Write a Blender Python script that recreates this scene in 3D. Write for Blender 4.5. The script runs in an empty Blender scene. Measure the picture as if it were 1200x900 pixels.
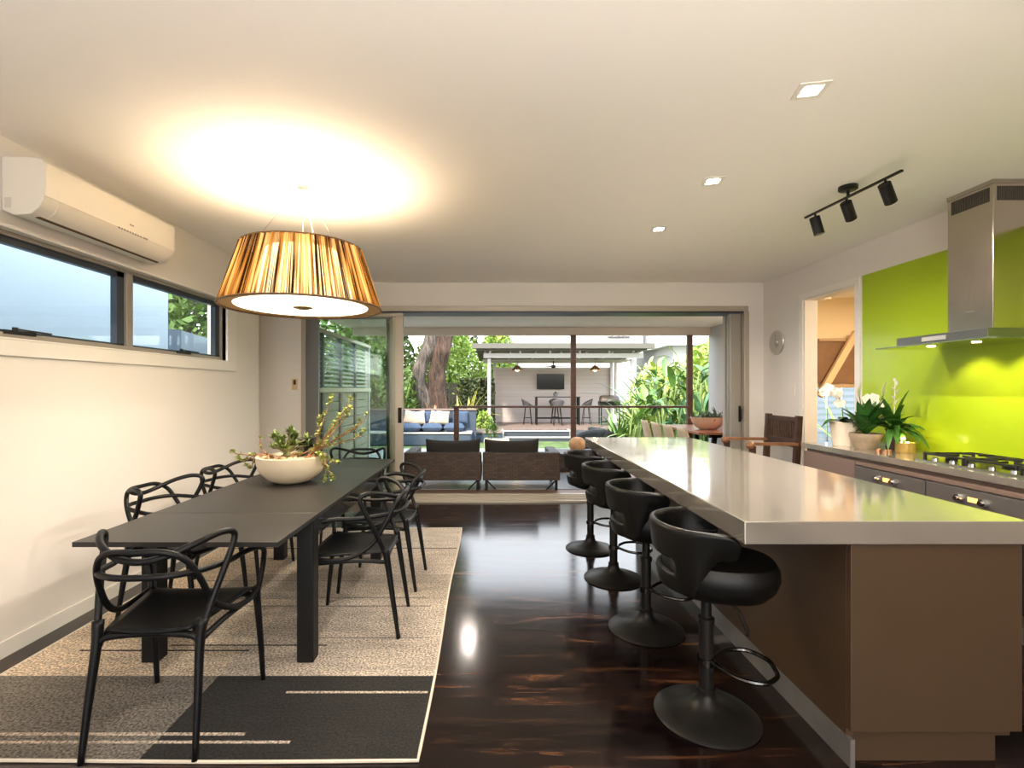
import bpy, math, random
from mathutils import Vector, Matrix, noise
PI = math.pi
R = math.radians
random.seed(7)
SC = bpy.context.scene
COL = SC.collection

# ------------------------------------------------------------------ camera, world, exposure
cam_d = bpy.data.cameras.new('camera')
cam_d.sensor_width = 36; cam_d.lens = 17.55
cam_d.shift_x = 22/1200; cam_d.shift_y = 6/1200
cam_d.clip_start = 0.02; cam_d.clip_end = 300
cam = bpy.data.objects.new('camera', cam_d); COL.objects.link(cam)
cam.location = (0, 0, 1.4); cam.rotation_euler = (R(90), 0, 0)
SC.camera = cam
SC.view_settings.view_transform = 'Standard'; SC.view_settings.look = 'None'
SC.view_settings.gamma = 1; SC.view_settings.use_curve_mapping = False
SC.view_settings.exposure = 1.32

W = bpy.data.worlds.new('sky'); SC.world = W; W.use_nodes = True
nt = W.node_tree; bg = nt.nodes['Background']
tc = nt.nodes.new('ShaderNodeTexCoord'); sx = nt.nodes.new('ShaderNodeSeparateXYZ')
cr = nt.nodes.new('ShaderNodeValToRGB')
nt.links.new(tc.outputs['Generated'], sx.inputs[0]); nt.links.new(sx.outputs['Z'], cr.inputs[0])
nt.links.new(cr.outputs[0], bg.inputs[0])
cr.color_ramp.elements[0].position = 0.0; cr.color_ramp.elements[0].color = (1.0, .98, .93, 1)
cr.color_ramp.elements[1].position = 0.7; cr.color_ramp.elements[1].color = (.66, .80, 1.0, 1)
bg.inputs[1].default_value = 2.15

def light(name, kind, loc, energy, color=(1, .86, .68), rot=(0, 0, 0), **kw):
    # intensity in watts
    d = bpy.data.lights.new(name, kind); d.energy = energy; d.color = color
    for k, v in kw.items(): setattr(d, k, v)
    o = bpy.data.objects.new(name, d); COL.objects.link(o); o.location = loc; o.rotation_euler = rot
    return o
sun = light('sun', 'SUN', (0, 0, 10), 3.0, (1, .9, .74), (R(48), 0, R(-28)), angle=R(6))

H = 2.72        # ceiling
XL, XR = -2.56, 3.36
YF = 6.2        # far wall
YB = -3.4       # wall behind the camera
# unseen fill lights added behind the camera to brighten the ceiling and room
light('added_ceiling_fill', 'SPOT', (-.2, -.9, 1.35), 125, (1, .89, .78), (PI, 0, 0), spot_size=R(165), spot_blend=.6, shadow_soft_size=.3)
light('added_ceiling_fill', 'SPOT', (.9, -.9, 1.35), 115, (1, .89, .78), (PI, 0, 0), spot_size=R(165), spot_blend=.6, shadow_soft_size=.3)
light('added_rear_fill', 'POINT', (.4, -2.4, 1.9), 22, (1, .89, .78), shadow_soft_size=.3)

# ------------------------------------------------------------------ materials
MATS = {}
def mat(name, color, rough=.5, metal=0, spec=.5, coat=0, noise_amt=0, noise_scale=8, bump=0, bump_scale=60,
        emit=None, emit_s=0, trans=0, sheen=0, subs=0):
    if name in MATS: return MATS[name]
    m = bpy.data.materials.new(name); m.use_nodes = True; MATS[name] = m
    n = m.node_tree.nodes; l = m.node_tree.links; b = n['Principled BSDF']
    b.inputs['Base Color'].default_value = (*color, 1)
    b.inputs['Roughness'].default_value = rough; b.inputs['Metallic'].default_value = metal
    b.inputs['Specular IOR Level'].default_value = spec; b.inputs['Coat Weight'].default_value = coat
    b.inputs['Transmission Weight'].default_value = trans
    b.inputs['Sheen Weight'].default_value = sheen
    if emit: b.inputs['Emission Color'].default_value = (*emit, 1); b.inputs['Emission Strength'].default_value = emit_s
    co = n.new('ShaderNodeTexCoord')
    if noise_amt:
        t = n.new('ShaderNodeTexNoise'); t.inputs['Scale'].default_value = noise_scale; t.inputs['Detail'].default_value = 5
        l.new(co.outputs['Object'], t.inputs['Vector'])
        r = n.new('ShaderNodeValToRGB'); l.new(t.outputs['Fac'], r.inputs[0])
        r.color_ramp.elements[0].position = .3; r.color_ramp.elements[1].position = .7
        r.color_ramp.elements[0].color = (*[c*(1-noise_amt) for c in color], 1)
        r.color_ramp.elements[1].color = (*[min(1, c*(1+noise_amt)) for c in color], 1)
        l.new(r.outputs[0], b.inputs['Base Color'])
    if bump:
        t = n.new('ShaderNodeTexNoise'); t.inputs['Scale'].default_value = bump_scale; t.inputs['Detail'].default_value = 4
        l.new(co.outputs['Object'], t.inputs['Vector'])
        bp = n.new('ShaderNodeBump'); bp.inputs['Strength'].default_value = bump; bp.inputs['Distance'].default_value = .02
        l.new(t.outputs['Fac'], bp.inputs['Height']); l.new(bp.outputs[0], b.inputs['Normal'])
    return m

def glass_mat(name, tint=(.93, .97, .95), refl=.9, rough=0.0):
    m = bpy.data.materials.new(name); m.use_nodes = True; MATS[name] = m
    n = m.node_tree.nodes; l = m.node_tree.links; n.remove(n['Principled BSDF'])
    t = n.new('ShaderNodeBsdfTransparent'); t.inputs[0].default_value = (*tint, 1)
    g = n.new('ShaderNodeBsdfGlossy'); g.inputs['Roughness'].default_value = rough; g.inputs[0].default_value = (refl, refl, refl, 1)
    lw = n.new('ShaderNodeLayerWeight'); lw.inputs['Blend'].default_value = .5
    pw = n.new('ShaderNodeMath'); pw.operation = 'POWER'; pw.inputs[1].default_value = 4.5; l.new(lw.outputs['Facing'], pw.inputs[0])
    f = n.new('ShaderNodeMath'); f.operation = 'MULTIPLY_ADD'; f.inputs[1].default_value = .9; f.inputs[2].default_value = .03; l.new(pw.outputs[0], f.inputs[0])
    x = n.new('ShaderNodeMixShader'); l.new(f.outputs[0], x.inputs[0]); l.new(t.outputs[0], x.inputs[1]); l.new(g.outputs[0], x.inputs[2])
    l.new(x.outputs[0], n['Material Output'].inputs[0]); return m

wall_m = mat('painted_wall', (.73, .685, .64), .7, noise_amt=.015, noise_scale=2)
ceil_m = mat('painted_ceiling', (.86, .83, .80), .8)
trim_m = mat('white_gloss_trim', (.76, .725, .675), .4)
beige_frame = mat('champagne_aluminium', (.42, .37, .30), .4, .35)
grey_frame = mat('grey_aluminium', (.17, .17, .17), .35, .5)
dark_frame = mat('dark_aluminium', (.045, .055, .07), .35, .5)
mid_frame = mat('light_bronze_aluminium', (.33, .29, .25), .4, .4)
black_plastic = mat('black_plastic', (.0035, .0035, .004), .45, spec=.28)
black_metal = mat('black_metal', (.007, .0065, .006), .42, .2, spec=.3)
stool_metal = mat('stool_charcoal_metal', (.018, .0165, .015), .4, .5, noise_amt=.1, spec=.3)
stool_leather = mat('black_leatherette', (.004, .0037, .0033), .38, spec=.3, bump=.08, bump_scale=220)
chrome = mat('chrome', (.7, .7, .7), .12, 1)
white_plastic = mat('white_plastic', (.74, .69, .61), .35)
grey_dark_mark = mat('grey_marking', (.2, .18, .16), .5)
glass_m = glass_mat('clear_glass')
glass_door_m = glass_mat('green_tinted_glass', (.93, .96, .94))
leaf_dark = mat('dark_green_leaf', (.03, .11, .018), .38, noise_amt=.4, noise_scale=12)
leaf_mid = mat('mid_green_leaf', (.10, .165, .025), .5, noise_amt=.5, noise_scale=3)
leaf_lite = mat('yellow_green_leaf', (.30, .42, .07), .5, noise_amt=.45, noise_scale=3)
leaf_hedge = mat('hedge_leaf', (.055, .07, .022), .5, noise_amt=.5, noise_scale=4)
def bark(name, c1, c2):
    m = mat(name, c1, .9); n = m.node_tree.nodes; l = m.node_tree.links; b = n['Principled BSDF']; co = n['Texture Coordinate']
    mp = n.new('ShaderNodeMapping'); mp.inputs['Scale'].default_value = (9, 9, 1.6); t = n.new('ShaderNodeTexNoise'); t.inputs['Scale'].default_value = 1; t.inputs['Detail'].default_value = 7; t.inputs['Roughness'].default_value = .7
    l.new(co.outputs['Object'], mp.inputs[0]); l.new(mp.outputs[0], t.inputs['Vector']); r = n.new('ShaderNodeValToRGB'); l.new(t.outputs['Fac'], r.inputs[0])
    e = r.color_ramp.elements; e[0].position = .38; e[0].color = (*c2, 1); e[1].position = .6; e[1].color = (*c1, 1); l.new(r.outputs[0], b.inputs['Base Color'])
    bp = n.new('ShaderNodeBump'); bp.inputs['Strength'].default_value = 1; bp.inputs['Distance'].default_value = .12; l.new(t.outputs['Fac'], bp.inputs['Height']); l.new(bp.outputs[0], b.inputs['Normal']); return m
bark_m = bark('tree_bark', (.20, .16, .13), (.045, .032, .024))
brown_post = mat('reddish_brown_timber', (.10, .042, .024), .45, noise_amt=.3, noise_scale=12)
white_paint = mat('white_exterior_paint', (.52, .48, .45), .5)
greige_board = mat('greige_weatherboard', (.50, .45, .42), .6)
deck_timber = mat('grey_brown_deck_timber', (.22, .16, .13), .6, noise_amt=.3, noise_scale=10)
blue_render = mat('blue_grey_render', (.048, .066, .092), .8, noise_amt=.18, noise_scale=6)
blue_cushion = mat('denim_blue_fabric', (.052, .078, .125), .9, noise_amt=.2, noise_scale=20)
cream_fabric = mat('cream_fabric', (.50, .38, .27), .9, noise_amt=.1)
soil_m = mat('soil', (.05, .035, .022), .95, bump=.6, bump_scale=70)
pebble_m = mat('tan_pebbles', (.5, .36, .22), .8, noise_amt=.4, noise_scale=40, bump=.8, bump_scale=60)

def steel_mat():
    m = mat('brushed_steel', (.50, .45, .39), .22, 1)
    n = m.node_tree.nodes; l = m.node_tree.links; b = n['Principled BSDF']
    co = n['Texture Coordinate']; mp = n.new('ShaderNodeMapping'); mp.inputs['Scale'].default_value = (60, 60, 1.2)
    t = n.new('ShaderNodeTexNoise'); t.inputs['Scale'].default_value = 3; t.inputs['Detail'].default_value = 3
    l.new(co.outputs['Object'], mp.inputs[0]); l.new(mp.outputs[0], t.inputs['Vector'])
    mr = n.new('ShaderNodeMapRange'); mr.inputs[3].default_value = .14; mr.inputs[4].default_value = .3
    l.new(t.outputs['Fac'], mr.inputs[0]); l.new(mr.outputs[0], b.inputs['Roughness'])
    return m
steel = steel_mat()

def bench_mat():
    m = mat('polished_steel_grey_benchtop', (.60, .55, .48), .09, .72, noise_amt=.05, noise_scale=5)
    n = m.node_tree.nodes; l = m.node_tree.links; b = n['Principled BSDF']
    co = n['Texture Coordinate']
    t = n.new('ShaderNodeTexNoise'); t.inputs['Scale'].default_value = 7; t.inputs['Detail'].default_value = 6
    l.new(co.outputs['Object'], t.inputs['Vector'])
    mr = n.new('ShaderNodeMapRange'); mr.inputs[3].default_value = .05; mr.inputs[4].default_value = .16
    l.new(t.outputs['Fac'], mr.inputs[0]); l.new(mr.outputs[0], b.inputs['Roughness'])
    return m
bench = bench_mat()
laminate = mat('brown_metallic_laminate', (.092, .056, .031), .38, .25, noise_amt=.05, noise_scale=1.5)
laminate_pink = mat('mauve_brown_laminate', (.24, .165, .135), .35, .2)
kick_m = mat('brushed_aluminium_kick', (.5, .48, .46), .35, .8, noise_amt=.2, noise_scale=4)
green_glass = mat('lime_green_glass_splashback', (.34, .47, .014),   .2, 0, spec=.2, coat=.08)
MATS['lime_green_glass_splashback'].node_tree.nodes['Principled BSDF'].inputs['Coat Roughness'].default_value = .02
oven_steel = mat('dark_steel_oven', (.15, .135, .125), .32, .35)

def floor_mat():
    m = mat('dark_polished_floorboards', (.03, .015, .01), .2)
    n = m.node_tree.nodes; l = m.node_tree.links; b = n['Principled BSDF']
    co = n['Texture Coordinate']
    br = n.new('ShaderNodeTexBrick'); br.offset = .37
    br.inputs['Scale'].default_value = 1; br.inputs['Brick Width'].default_value = 2.3; br.inputs['Row Height'].default_value = .13
    br.inputs['Mortar Size'].default_value = .0018; br.inputs['Mortar Smooth'].default_value = .2; br.inputs['Bias'].default_value = 0
    br.inputs['Color1'].default_value = (0, 0, 0, 1); br.inputs['Color2'].default_value = (1, 1, 1, 1); br.inputs['Mortar'].default_value = (.3, .3, .3, 1)
    l.new(co.outputs['Object'], br.inputs['Vector'])
    mp = n.new('ShaderNodeMapping'); mp.inputs['Scale'].default_value = (.9, 7, 1)
    # shift the grain per board
    ad = n.new('ShaderNodeVectorMath'); ad.operation = 'ADD'
    l.new(co.outputs['Object'], mp.inputs[0]); l.new(mp.outputs[0], ad.inputs[0])
    sc_ = n.new('ShaderNodeVectorMath'); sc_.operation = 'SCALE'; sc_.inputs['Scale'].default_value = 9
    l.new(br.outputs['Color'], sc_.inputs[0]); l.new(sc_.outputs[0], ad.inputs[1])
    t = n.new('ShaderNodeTexNoise'); t.inputs['Scale'].default_value = 1.6; t.inputs['Detail'].default_value = 8; t.inputs['Roughness'].default_value = .62; t.inputs['Distortion'].default_value = 1.6
    l.new(ad.outputs[0], t.inputs['Vector'])
    r = n.new('ShaderNodeValToRGB'); l.new(t.outputs['Fac'], r.inputs[0])
    e = r.color_ramp.elements; e[0].position = .36; e[0].color = (.006, .0045, .0045, 1); e[1].position = .80; e[1].color = (.16, .066, .026, 1)
    x = e.new(.56); x.color = (.014, .0068, .0055, 1)
    mx = n.new('ShaderNodeMixRGB'); mx.blend_type = 'MULTIPLY'; mx.inputs[0].default_value = 1
    br2 = n.new('ShaderNodeMapRange'); br2.inputs[3].default_value = .55; br2.inputs[4].default_value = 1.6
    l.new(br.outputs['Color'], br2.inputs[0]); l.new(r.outputs[0], mx.inputs[1]); l.new(br2.outputs[0], mx.inputs[2])
    mx2 = n.new('ShaderNodeMixRGB'); mx2.inputs[2].default_value = (.003, .002, .002, 1)
    l.new(br.outputs['Fac'], mx2.inputs[0]); l.new(mx.outputs[0], mx2.inputs[1]); l.new(mx2.outputs[0], b.inputs['Base Color'])
    mr = n.new('ShaderNodeMapRange'); mr.inputs[3].default_value = .08; mr.inputs[4].default_value = .20
    l.new(t.outputs['Fac'], mr.inputs[0]); l.new(mr.outputs[0], b.inputs['Roughness'])
    bp = n.new('ShaderNodeBump'); bp.inputs['Strength'].default_value = .06; bp.inputs['Distance'].default_value = .001
    l.new(t.outputs['Fac'], bp.inputs['Height']); l.new(bp.outputs[0], b.inputs['Normal'])
    return m
floor_m = floor_mat()

def board_mat(name, color, pitch, axis='Z', rough=.6, depth=.35):
    """horizontal boards as a repeating groove pattern"""
    m = mat(name, color, rough)
    n = m.node_tree.nodes; l = m.node_tree.links; b = n['Principled BSDF']
    co = n['Texture Coordinate']; s = n.new('ShaderNodeSeparateXYZ'); l.new(co.outputs['Object'], s.inputs[0])
    d = n.new('ShaderNodeMath'); d.operation = 'DIVIDE'; d.inputs[1].default_value = pitch; l.new(s.outputs[axis], d.inputs[0])
    f = n.new('ShaderNodeMath'); f.operation = 'FRACT'; l.new(d.outputs[0], f.inputs[0])
    r = n.new('ShaderNodeValToRGB'); l.new(f.outputs[0], r.inputs[0]); e = r.color_ramp.elements
    e[0].position = 0; e[0].color = (*[c*depth for c in color], 1); e[1].position = .12; e[1].color = (*color, 1)
    l.new(r.outputs[0], b.inputs['Base Color']); return m
deck_boards = board_mat('deck_boards', (.20, .11, .07), .14, 'Y', .45)
clad_white = board_mat('white_cladding', (.42, .41, .40), .2, 'Z', .6, .8)
clad_greige = board_mat('greige_cladding', (.50, .44, .41), .18, 'Z', .6, .75)

def weave_mat(name, c1, c2, scale):
    m = mat(name, c1, .55)
    n = m.node_tree.nodes; l = m.node_tree.links; b = n['Principled BSDF']
    co = n['Texture Coordinate']
    mp = n.new('ShaderNodeMapping'); mp.inputs['Rotation'].default_value = (R(90), 0, 0); l.new(co.outputs['Object'], mp.inputs[0])
    br = n.new('ShaderNodeTexBrick'); br.inputs['Scale'].default_value = scale; br.inputs['Mortar Size'].default_value = .035
    br.inputs['Brick Width'].default_value = .9; br.inputs['Row Height'].default_value = .32
    br.inputs['Color1'].default_value = (*c1, 1); br.inputs['Color2'].default_value = (*c2, 1); br.inputs['Mortar'].default_value = (.01, .008, .006, 1)
    l.new(mp.outputs[0], br.inputs['Vector']); l.new(br.outputs['Color'], b.inputs['Base Color'])
    bp = n.new('ShaderNodeBump'); bp.inputs['Strength'].default_value = .5; bp.invert = True; bp.inputs['Distance'].default_value = .01
    l.new(br.outputs['Fac'], bp.inputs['Height']); l.new(bp.outputs[0], b.inputs['Normal']); return m
wicker = weave_mat('brown_wicker', (.085, .046, .026), (.04, .022, .013), 11)

# ------------------------------------------------------------------ mesh builder
def smooth_path(pts, n=8, closed=False):
    P = [Vector(p) for p in pts]; out = []
    m = len(P); rng = range(m if closed else m-1)
    for i in rng:
        p0 = P[(i-1) % m] if closed or i > 0 else P[0]*2-P[1]
        p1 = P[i]; p2 = P[(i+1) % m]
        p3 = P[(i+2) % m] if closed or i+2 < m else P[-1]*2-P[-2]
        for k in range(n):
            t = k/n
            out.append(.5*((2*p1)+(p2-p0)*t+(2*p0-5*p1+4*p2-p3)*t*t+(3*p1-p0-3*p2+p3)*t*t*t))
    if not closed: out.append(P[-1].copy())
    return out

class MB:
    def __init__(s): s.v = []; s.f = []
    def add(s, vs, fs):
        o = len(s.v); s.v += [Vector(v) for v in vs]; s.f += [tuple(i+o for i in f) for f in fs]; return s
    def box(s, x0, x1, y0, y1, z0, z1, rotz=0, piv=None):
        vs = [Vector((x, y, z)) for x in (x0, x1) for y in (y0, y1) for z in (z0, z1)]
        if rotz:
            p = Vector(piv) if piv else Vector(((x0+x1)/2, (y0+y1)/2, 0)); M = Matrix.Rotation(rotz, 4, 'Z')
            vs = [M @ (v-p)+p for v in vs]
        return s.add(vs, [(0, 1, 3, 2), (4, 6, 7, 5), (0, 4, 5, 1), (2, 3, 7, 6), (0, 2, 6, 4), (1, 5, 7, 3)])
    def rbox(s, x0, x1, y0, y1, z0, z1, r=.01, seg=3):
        """box with rounded vertical corners"""
        pts = []
        for cx, cy, a0 in ((x1-r, y1-r, 0), (x0+r, y1-r, 90), (x0+r, y0+r, 180), (x1-r, y0+r, 270)):
            for k in range(seg+1):
                a = R(a0+90*k/seg); pts.append((cx+r*math.cos(a), cy+r*math.sin(a)))
        return s.prism(pts, z0, z1)
    def prism(s, pts, z0, z1, M=None):
        n = len(pts); vs = [Vector((x, y, z0)) for x, y in pts]+[Vector((x, y, z1)) for x, y in pts]
        if M: vs = [M @ v for v in vs]
        return s.add(vs, [tuple(range(n-1, -1, -1)), tuple(range(n, 2*n))]+[(i, (i+1) % n, n+(i+1) % n, n+i) for i in range(n)])
    def bar(s, a, b, w, h=None, up=(0, 0, 1)):
        a = Vector(a); b = Vector(b); h = h or w; t = (b-a).normalized(); u = Vector(up)
        if abs(t.dot(u)) > .98: u = Vector((0, 1, 0))
        sd = t.cross(u).normalized(); u = sd.cross(t)
        vs = [p+sd*(i*w/2)+u*(j*h/2) for p in (a, b) for i, j in ((-1, -1), (1, -1), (1, 1), (-1, 1))]
        return s.add(vs, [(3, 2, 1, 0), (4, 5, 6, 7), (0, 1, 5, 4), (1, 2, 6, 5), (2, 3, 7, 6), (3, 0, 4, 7)])
    def tube(s, pts, r, seg=10, closed=False, smooth=0, flat=1.0):
        if smooth: pts = smooth_path(pts, smooth, closed)
        P = [Vector(p) for p in pts]; n = len(P)
        rr = r if isinstance(r, (list, tuple)) else None
        rs = [r]*n if rr is None else [rr[0]+(rr[1]-rr[0])*i/(n-1) for i in range(n)] if len(rr) == 2 else [rr[min(len(rr)-1, int(i*len(rr)/n))] for i in range(n)]
        T = []
        for i in range(n):
            a = P[i-1] if (i > 0 or closed) else P[i]; b = P[(i+1) % n] if (i < n-1 or closed) else P[i]
            T.append((b-a).normalized())
        u = T[0].orthogonal().normalized()
        if abs(T[0].z) < .9: u = (Vector((0, 0, 1))-T[0]*T[0].z).normalized()
        vs = []
        for i in range(n):
            u = (u-T[i]*u.dot(T[i])).normalized(); w = T[i].cross(u)
            for k in range(seg):
                a = 2*PI*k/seg; vs.append(P[i]+(u*math.cos(a)+w*math.sin(a)*flat)*rs[i])
        fs = []
        for i in range(n if closed else n-1):
            j = (i+1) % n
            for k in range(seg): fs.append((i*seg+k, j*seg+k, j*seg+(k+1) % seg, i*seg+(k+1) % seg)[::-1])
        if not closed: fs += [tuple(range(seg)), tuple((n-1)*seg+k for k in range(seg-1, -1, -1))]
        return s.add(vs, fs)
    def cyl(s, a, b, r, r2=None, seg=20): return s.tube([a, b], [r, r if r2 is None else r2], seg)
    def lathe(s, prof, c=(0, 0, 0), seg=32, M=None, sx=1, sy=1):
        """profile [(r, z)]; r=0 ends close with a fan"""
        c = Vector(c); vs = []; fs = []; rings = []
        for r, z in prof:
            if r < 1e-6: rings.append([len(vs)]); vs.append(Vector((0, 0, z)))
            else:
                rings.append(list(range(len(vs), len(vs)+seg)))
                vs += [Vector((r*math.cos(2*PI*k/seg)*sx, r*math.sin(2*PI*k/seg)*sy, z)) for k in range(seg)]
        for A, B in zip(rings, rings[1:]):
            for k in range(seg):
                k2 = (k+1) % seg
                if len(A) == 1 and len(B) == 1: continue
                if len(A) == 1: fs.append((A[0], B[k], B[k2])[::-1])
                elif len(B) == 1: fs.append((A[k], A[k2], B[0]))
                else: fs.append((A[k], A[k2], B[k2], B[k]))
        if M: vs = [M @ v for v in vs]
        return s.add([v+c for v in vs], fs)
    def ball(s, c, r, seg=14, sz=1.0, sx=1, sy=1):
        n = max(5, seg//2)
        return s.lathe([(r*math.sin(PI*i/n) if 0 < i < n else 0, -r*sz*math.cos(PI*i/n)) for i in range(n+1)], c, seg, sx=sx, sy=sy)
    def leaf(s, base, dirv, length, width, droop=0., segs=4, fold=.15, up=Vector((0, 0, 1))):
        """a pointed leaf that arcs over: centre line with two edges"""
        p = Vector(base); d = Vector(dirv).normalized(); sd = d.cross(up)
        if sd.length < .05: sd = Vector((1, 0, 0))
        sd.normalize(); vs = []; fs = []
        for i in range(segs+1):
            t = i/segs; w = width*.5*math.sin(PI*min(1, t*.93+.07))**.8*(1 if t < 1 else 0)
            nrm = sd.cross(d)
            vs += [p-sd*w+nrm*fold*w, p.copy(), p+sd*w+nrm*fold*w]
            d = (d+Vector((0, 0, -droop/segs))).normalized(); p = p+d*length/segs
        for i in range(segs):
            a = i*3; fs += [(a, a+1, a+4, a+3), (a+1, a+2, a+5, a+4)]
        return s.add(vs, fs)
    def cloud(s, n, fn, size, rnd=random):
        """many small leaf quads"""
        for _ in range(n):
            p = Vector(fn()); a = Vector((rnd.gauss(0, 1), rnd.gauss(0, 1), rnd.gauss(0, 1))).normalized()
            b = a.orthogonal().normalized(); q = Matrix.Rotation(rnd.random()*6.28, 3, a); b = q @ b; c = a.cross(b)
            L = size*rnd.uniform(.6, 1.3)
            s.add([p-b*L*.5, p+c*L*.25, p+b*L*.5, p-c*L*.25], [(0, 1, 2, 3)])
        return s
    def build(s, name, m, parent=None, world=True, smooth=False, bevel=0, solid=0, sub=0, recalc=True):
        me = bpy.data.meshes.new(name)
        off = Vector((0, 0, 0))
        if parent is not None and world: 
            off = parent.matrix_basis.translation.copy()
            pp = parent.parent
            while pp: off += pp.matrix_basis.translation; pp = pp.parent
        me.from_pydata([tuple(v-off) for v in s.v], [], s.f)
        if recalc:
            import bmesh
            bm = bmesh.new(); bm.from_mesh(me); bmesh.ops.recalc_face_normals(bm, faces=bm.faces); bm.to_mesh(me); bm.free()
        me.materials.append(m)
        if smooth:
            me.polygons.foreach_set('use_smooth', [True]*len(me.polygons))
            if smooth != 'all': me.set_sharp_from_angle(angle=R(42))
        me.update()
        o = bpy.data.objects.new(name, me); COL.objects.link(o)
        if parent is not None: o.parent = parent
        if solid: md = o.modifiers.new('solid', 'SOLIDIFY'); md.thickness = solid; md.offset = 0
        if bevel: md = o.modifiers.new('bevel', 'BEVEL'); md.width = bevel; md.segments = 2; md.limit_method = 'ANGLE'; md.angle_limit = R(40)
        if sub: md = o.modifiers.new('sub', 'SUBSURF'); md.levels = sub; md.render_levels = sub
        return o

def tag(o, label, cat, group=None, kind=None):
    o['label'] = label; o['category'] = cat
    if group: o['group'] = group
    if kind: o['kind'] = kind
    return o
def thing(name, label, cat, loc=(0, 0, 0), group=None):
    o = bpy.data.objects.new(name, None); COL.objects.link(o); o.location = loc; o.empty_display_size = .1
    return tag(o, label, cat, group)
def struct(o, label=None):
    o['kind'] = 'structure'
    if label: o['label'] = label
    return o
def dup(root, loc, rz=0, label=None):
    def cp(o, par):
        c = o.copy(); COL.objects.link(c); c.parent = par
        for ch in o.children: cp(ch, c)
        return c
    r = cp(root, None); r.location = loc; r.rotation_euler = (0, 0, rz)
    if label: r['label'] = label
    return r
def B(*a, **k): return MB().box(*a, **k)

# ------------------------------------------------------------------ setting: room shell
struct(B(-3.1, 5.9, YB, YF+.42, -.12, 0).build('floor', floor_m))
struct(B(-3.1, 5.9, YB, YF+.15, H, H+.15).build('ceiling', ceil_m))
T = .14
# left wall with window opening
WY0, WY1, WZ0, WZ1 = .4, 4.78, 1.66, 2.265
wl = MB(); LY = 5.45
wl.box(XL-T, XL, YB, LY, 0, WZ0); wl.box(XL-T, XL, YB, LY, WZ1, H)
wl.box(XL-T, XL, YB, WY0, WZ0, WZ1); wl.box(XL-T, XL, WY1, LY, WZ0, WZ1)
wl.box(-3.04, XL-T, LY-T, LY, 0, H); wl.box(-3.04, -2.9, LY, YF+.15, 0, H)
struct(wl.build('wall_left', wall_m))
struct(B(XL, XL+.012, YB, LY, 0, .085).build('baseboard_left', trim_m))
# far wall: opening x OX0..OX1, top OZ
OX0, OX1, OZ = -2.36, 3.14, 2.41
wf = MB(); wf.box(-2.9, OX0, YF, YF+.15, 0, H); wf.box(OX0, OX1, YF, YF+.15, OZ, H); wf.box(OX1, XR, YF, YF+.15, 0, H)
struct(wf.build('wall_far', wall_m))
struct(B(-2.9, OX0-.02, YF-.012, YF, 0, .085).build('baseboard_far', trim_m))
# right wall with doorway y DY0..DY1
DY0, DY1, DZ = 4.62, 5.40, 2.37
wr = MB(); wr.box(XR, XR+T, YB, DY0, 0, H); wr.box(XR, XR+T, DY1, YF+.15, 0, H); wr.box(XR, XR+T, DY0, DY1, DZ, H)
struct(wr.build('wall_right', wall_m))
db = MB()
for y0, y1, z0, z1 in ((DY0-.06, DY0, 0, DZ+.06), (DY1, DY1+.06, 0, DZ+.06), (DY0, DY1, DZ, DZ+.06)):
    db.box(XR-.018, XR, y0, y1, z0, z1)
    db.box(XR, XR+T, (y0 if y0 < DY0 else y0), y1, z0, z1) if False else None
db.box(XR, XR+T, DY1-.012, DY1, 0, DZ); db.box(XR, XR+T, DY0, DY0+.012, 0, DZ); db.box(XR, XR+T, DY0, DY1, DZ-.012, DZ)
struct(db.build('trim_1', trim_m, bevel=.003), 'white door surround on the right wall')
struct(B(XR-.012, XR, DY1+.06, YF, 0, .085).build('baseboard_right', trim_m))
# wall behind the camera with an opening added to let sky light in
wb = MB(); wb.box(XL-T, -2.0, YB-.15, YB, 0, H); wb.box(-2.0, 2.8, YB-.15, YB, 2.4, H); wb.box(-2.0, 2.8, YB-.15, YB, 0, .3); wb.box(2.8, XR+T, YB-.15, YB, 0, H)
struct(wb.build('wall_back', wall_m))

# window_1: high strip window in two sashes
wn = thing('window_1', 'long high two-pane awning window in the left wall under the air conditioner', 'window', (XL, 2.6, WZ0)); wn['kind'] = 'structure'
f = MB(); D = T
f.box(XL, XL+.02, WY0-.1, WY1+.16, WZ0-.085, WZ0); f.box(XL, XL+.02, WY1+.02, WY1+.16, WZ0, WZ1)
f.box(XL-.11, XL+.02, WY1, WY1+.02, WZ0, WZ1); f.box(XL-.11, XL+.02, WY0, WY1, WZ0, WZ0+.012)
f.box(XL-.11, XL+.022, WY0, WY1, WZ1-.02, WZ1)
f.build('architrave', trim_m, wn, bevel=.003)
MY = 3.56
f = MB()
for y0, y1, z0, z1 in ((WY0, WY1, WZ0+.012, WZ0+.045), (WY0, WY1, WZ1-.045, WZ1-.02), (MY-.03, MY+.03, WZ0+.045, WZ1-.045), (WY0, WY0+.03, WZ0+.045, WZ1-.045), (WY1-.022, WY1, WZ0+.045, WZ1-.045)):
    f.box(XL-.10, XL-.03, y0, y1, z0, z1)
f.build('window_frame', mid_frame, wn, bevel=.002)
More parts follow.
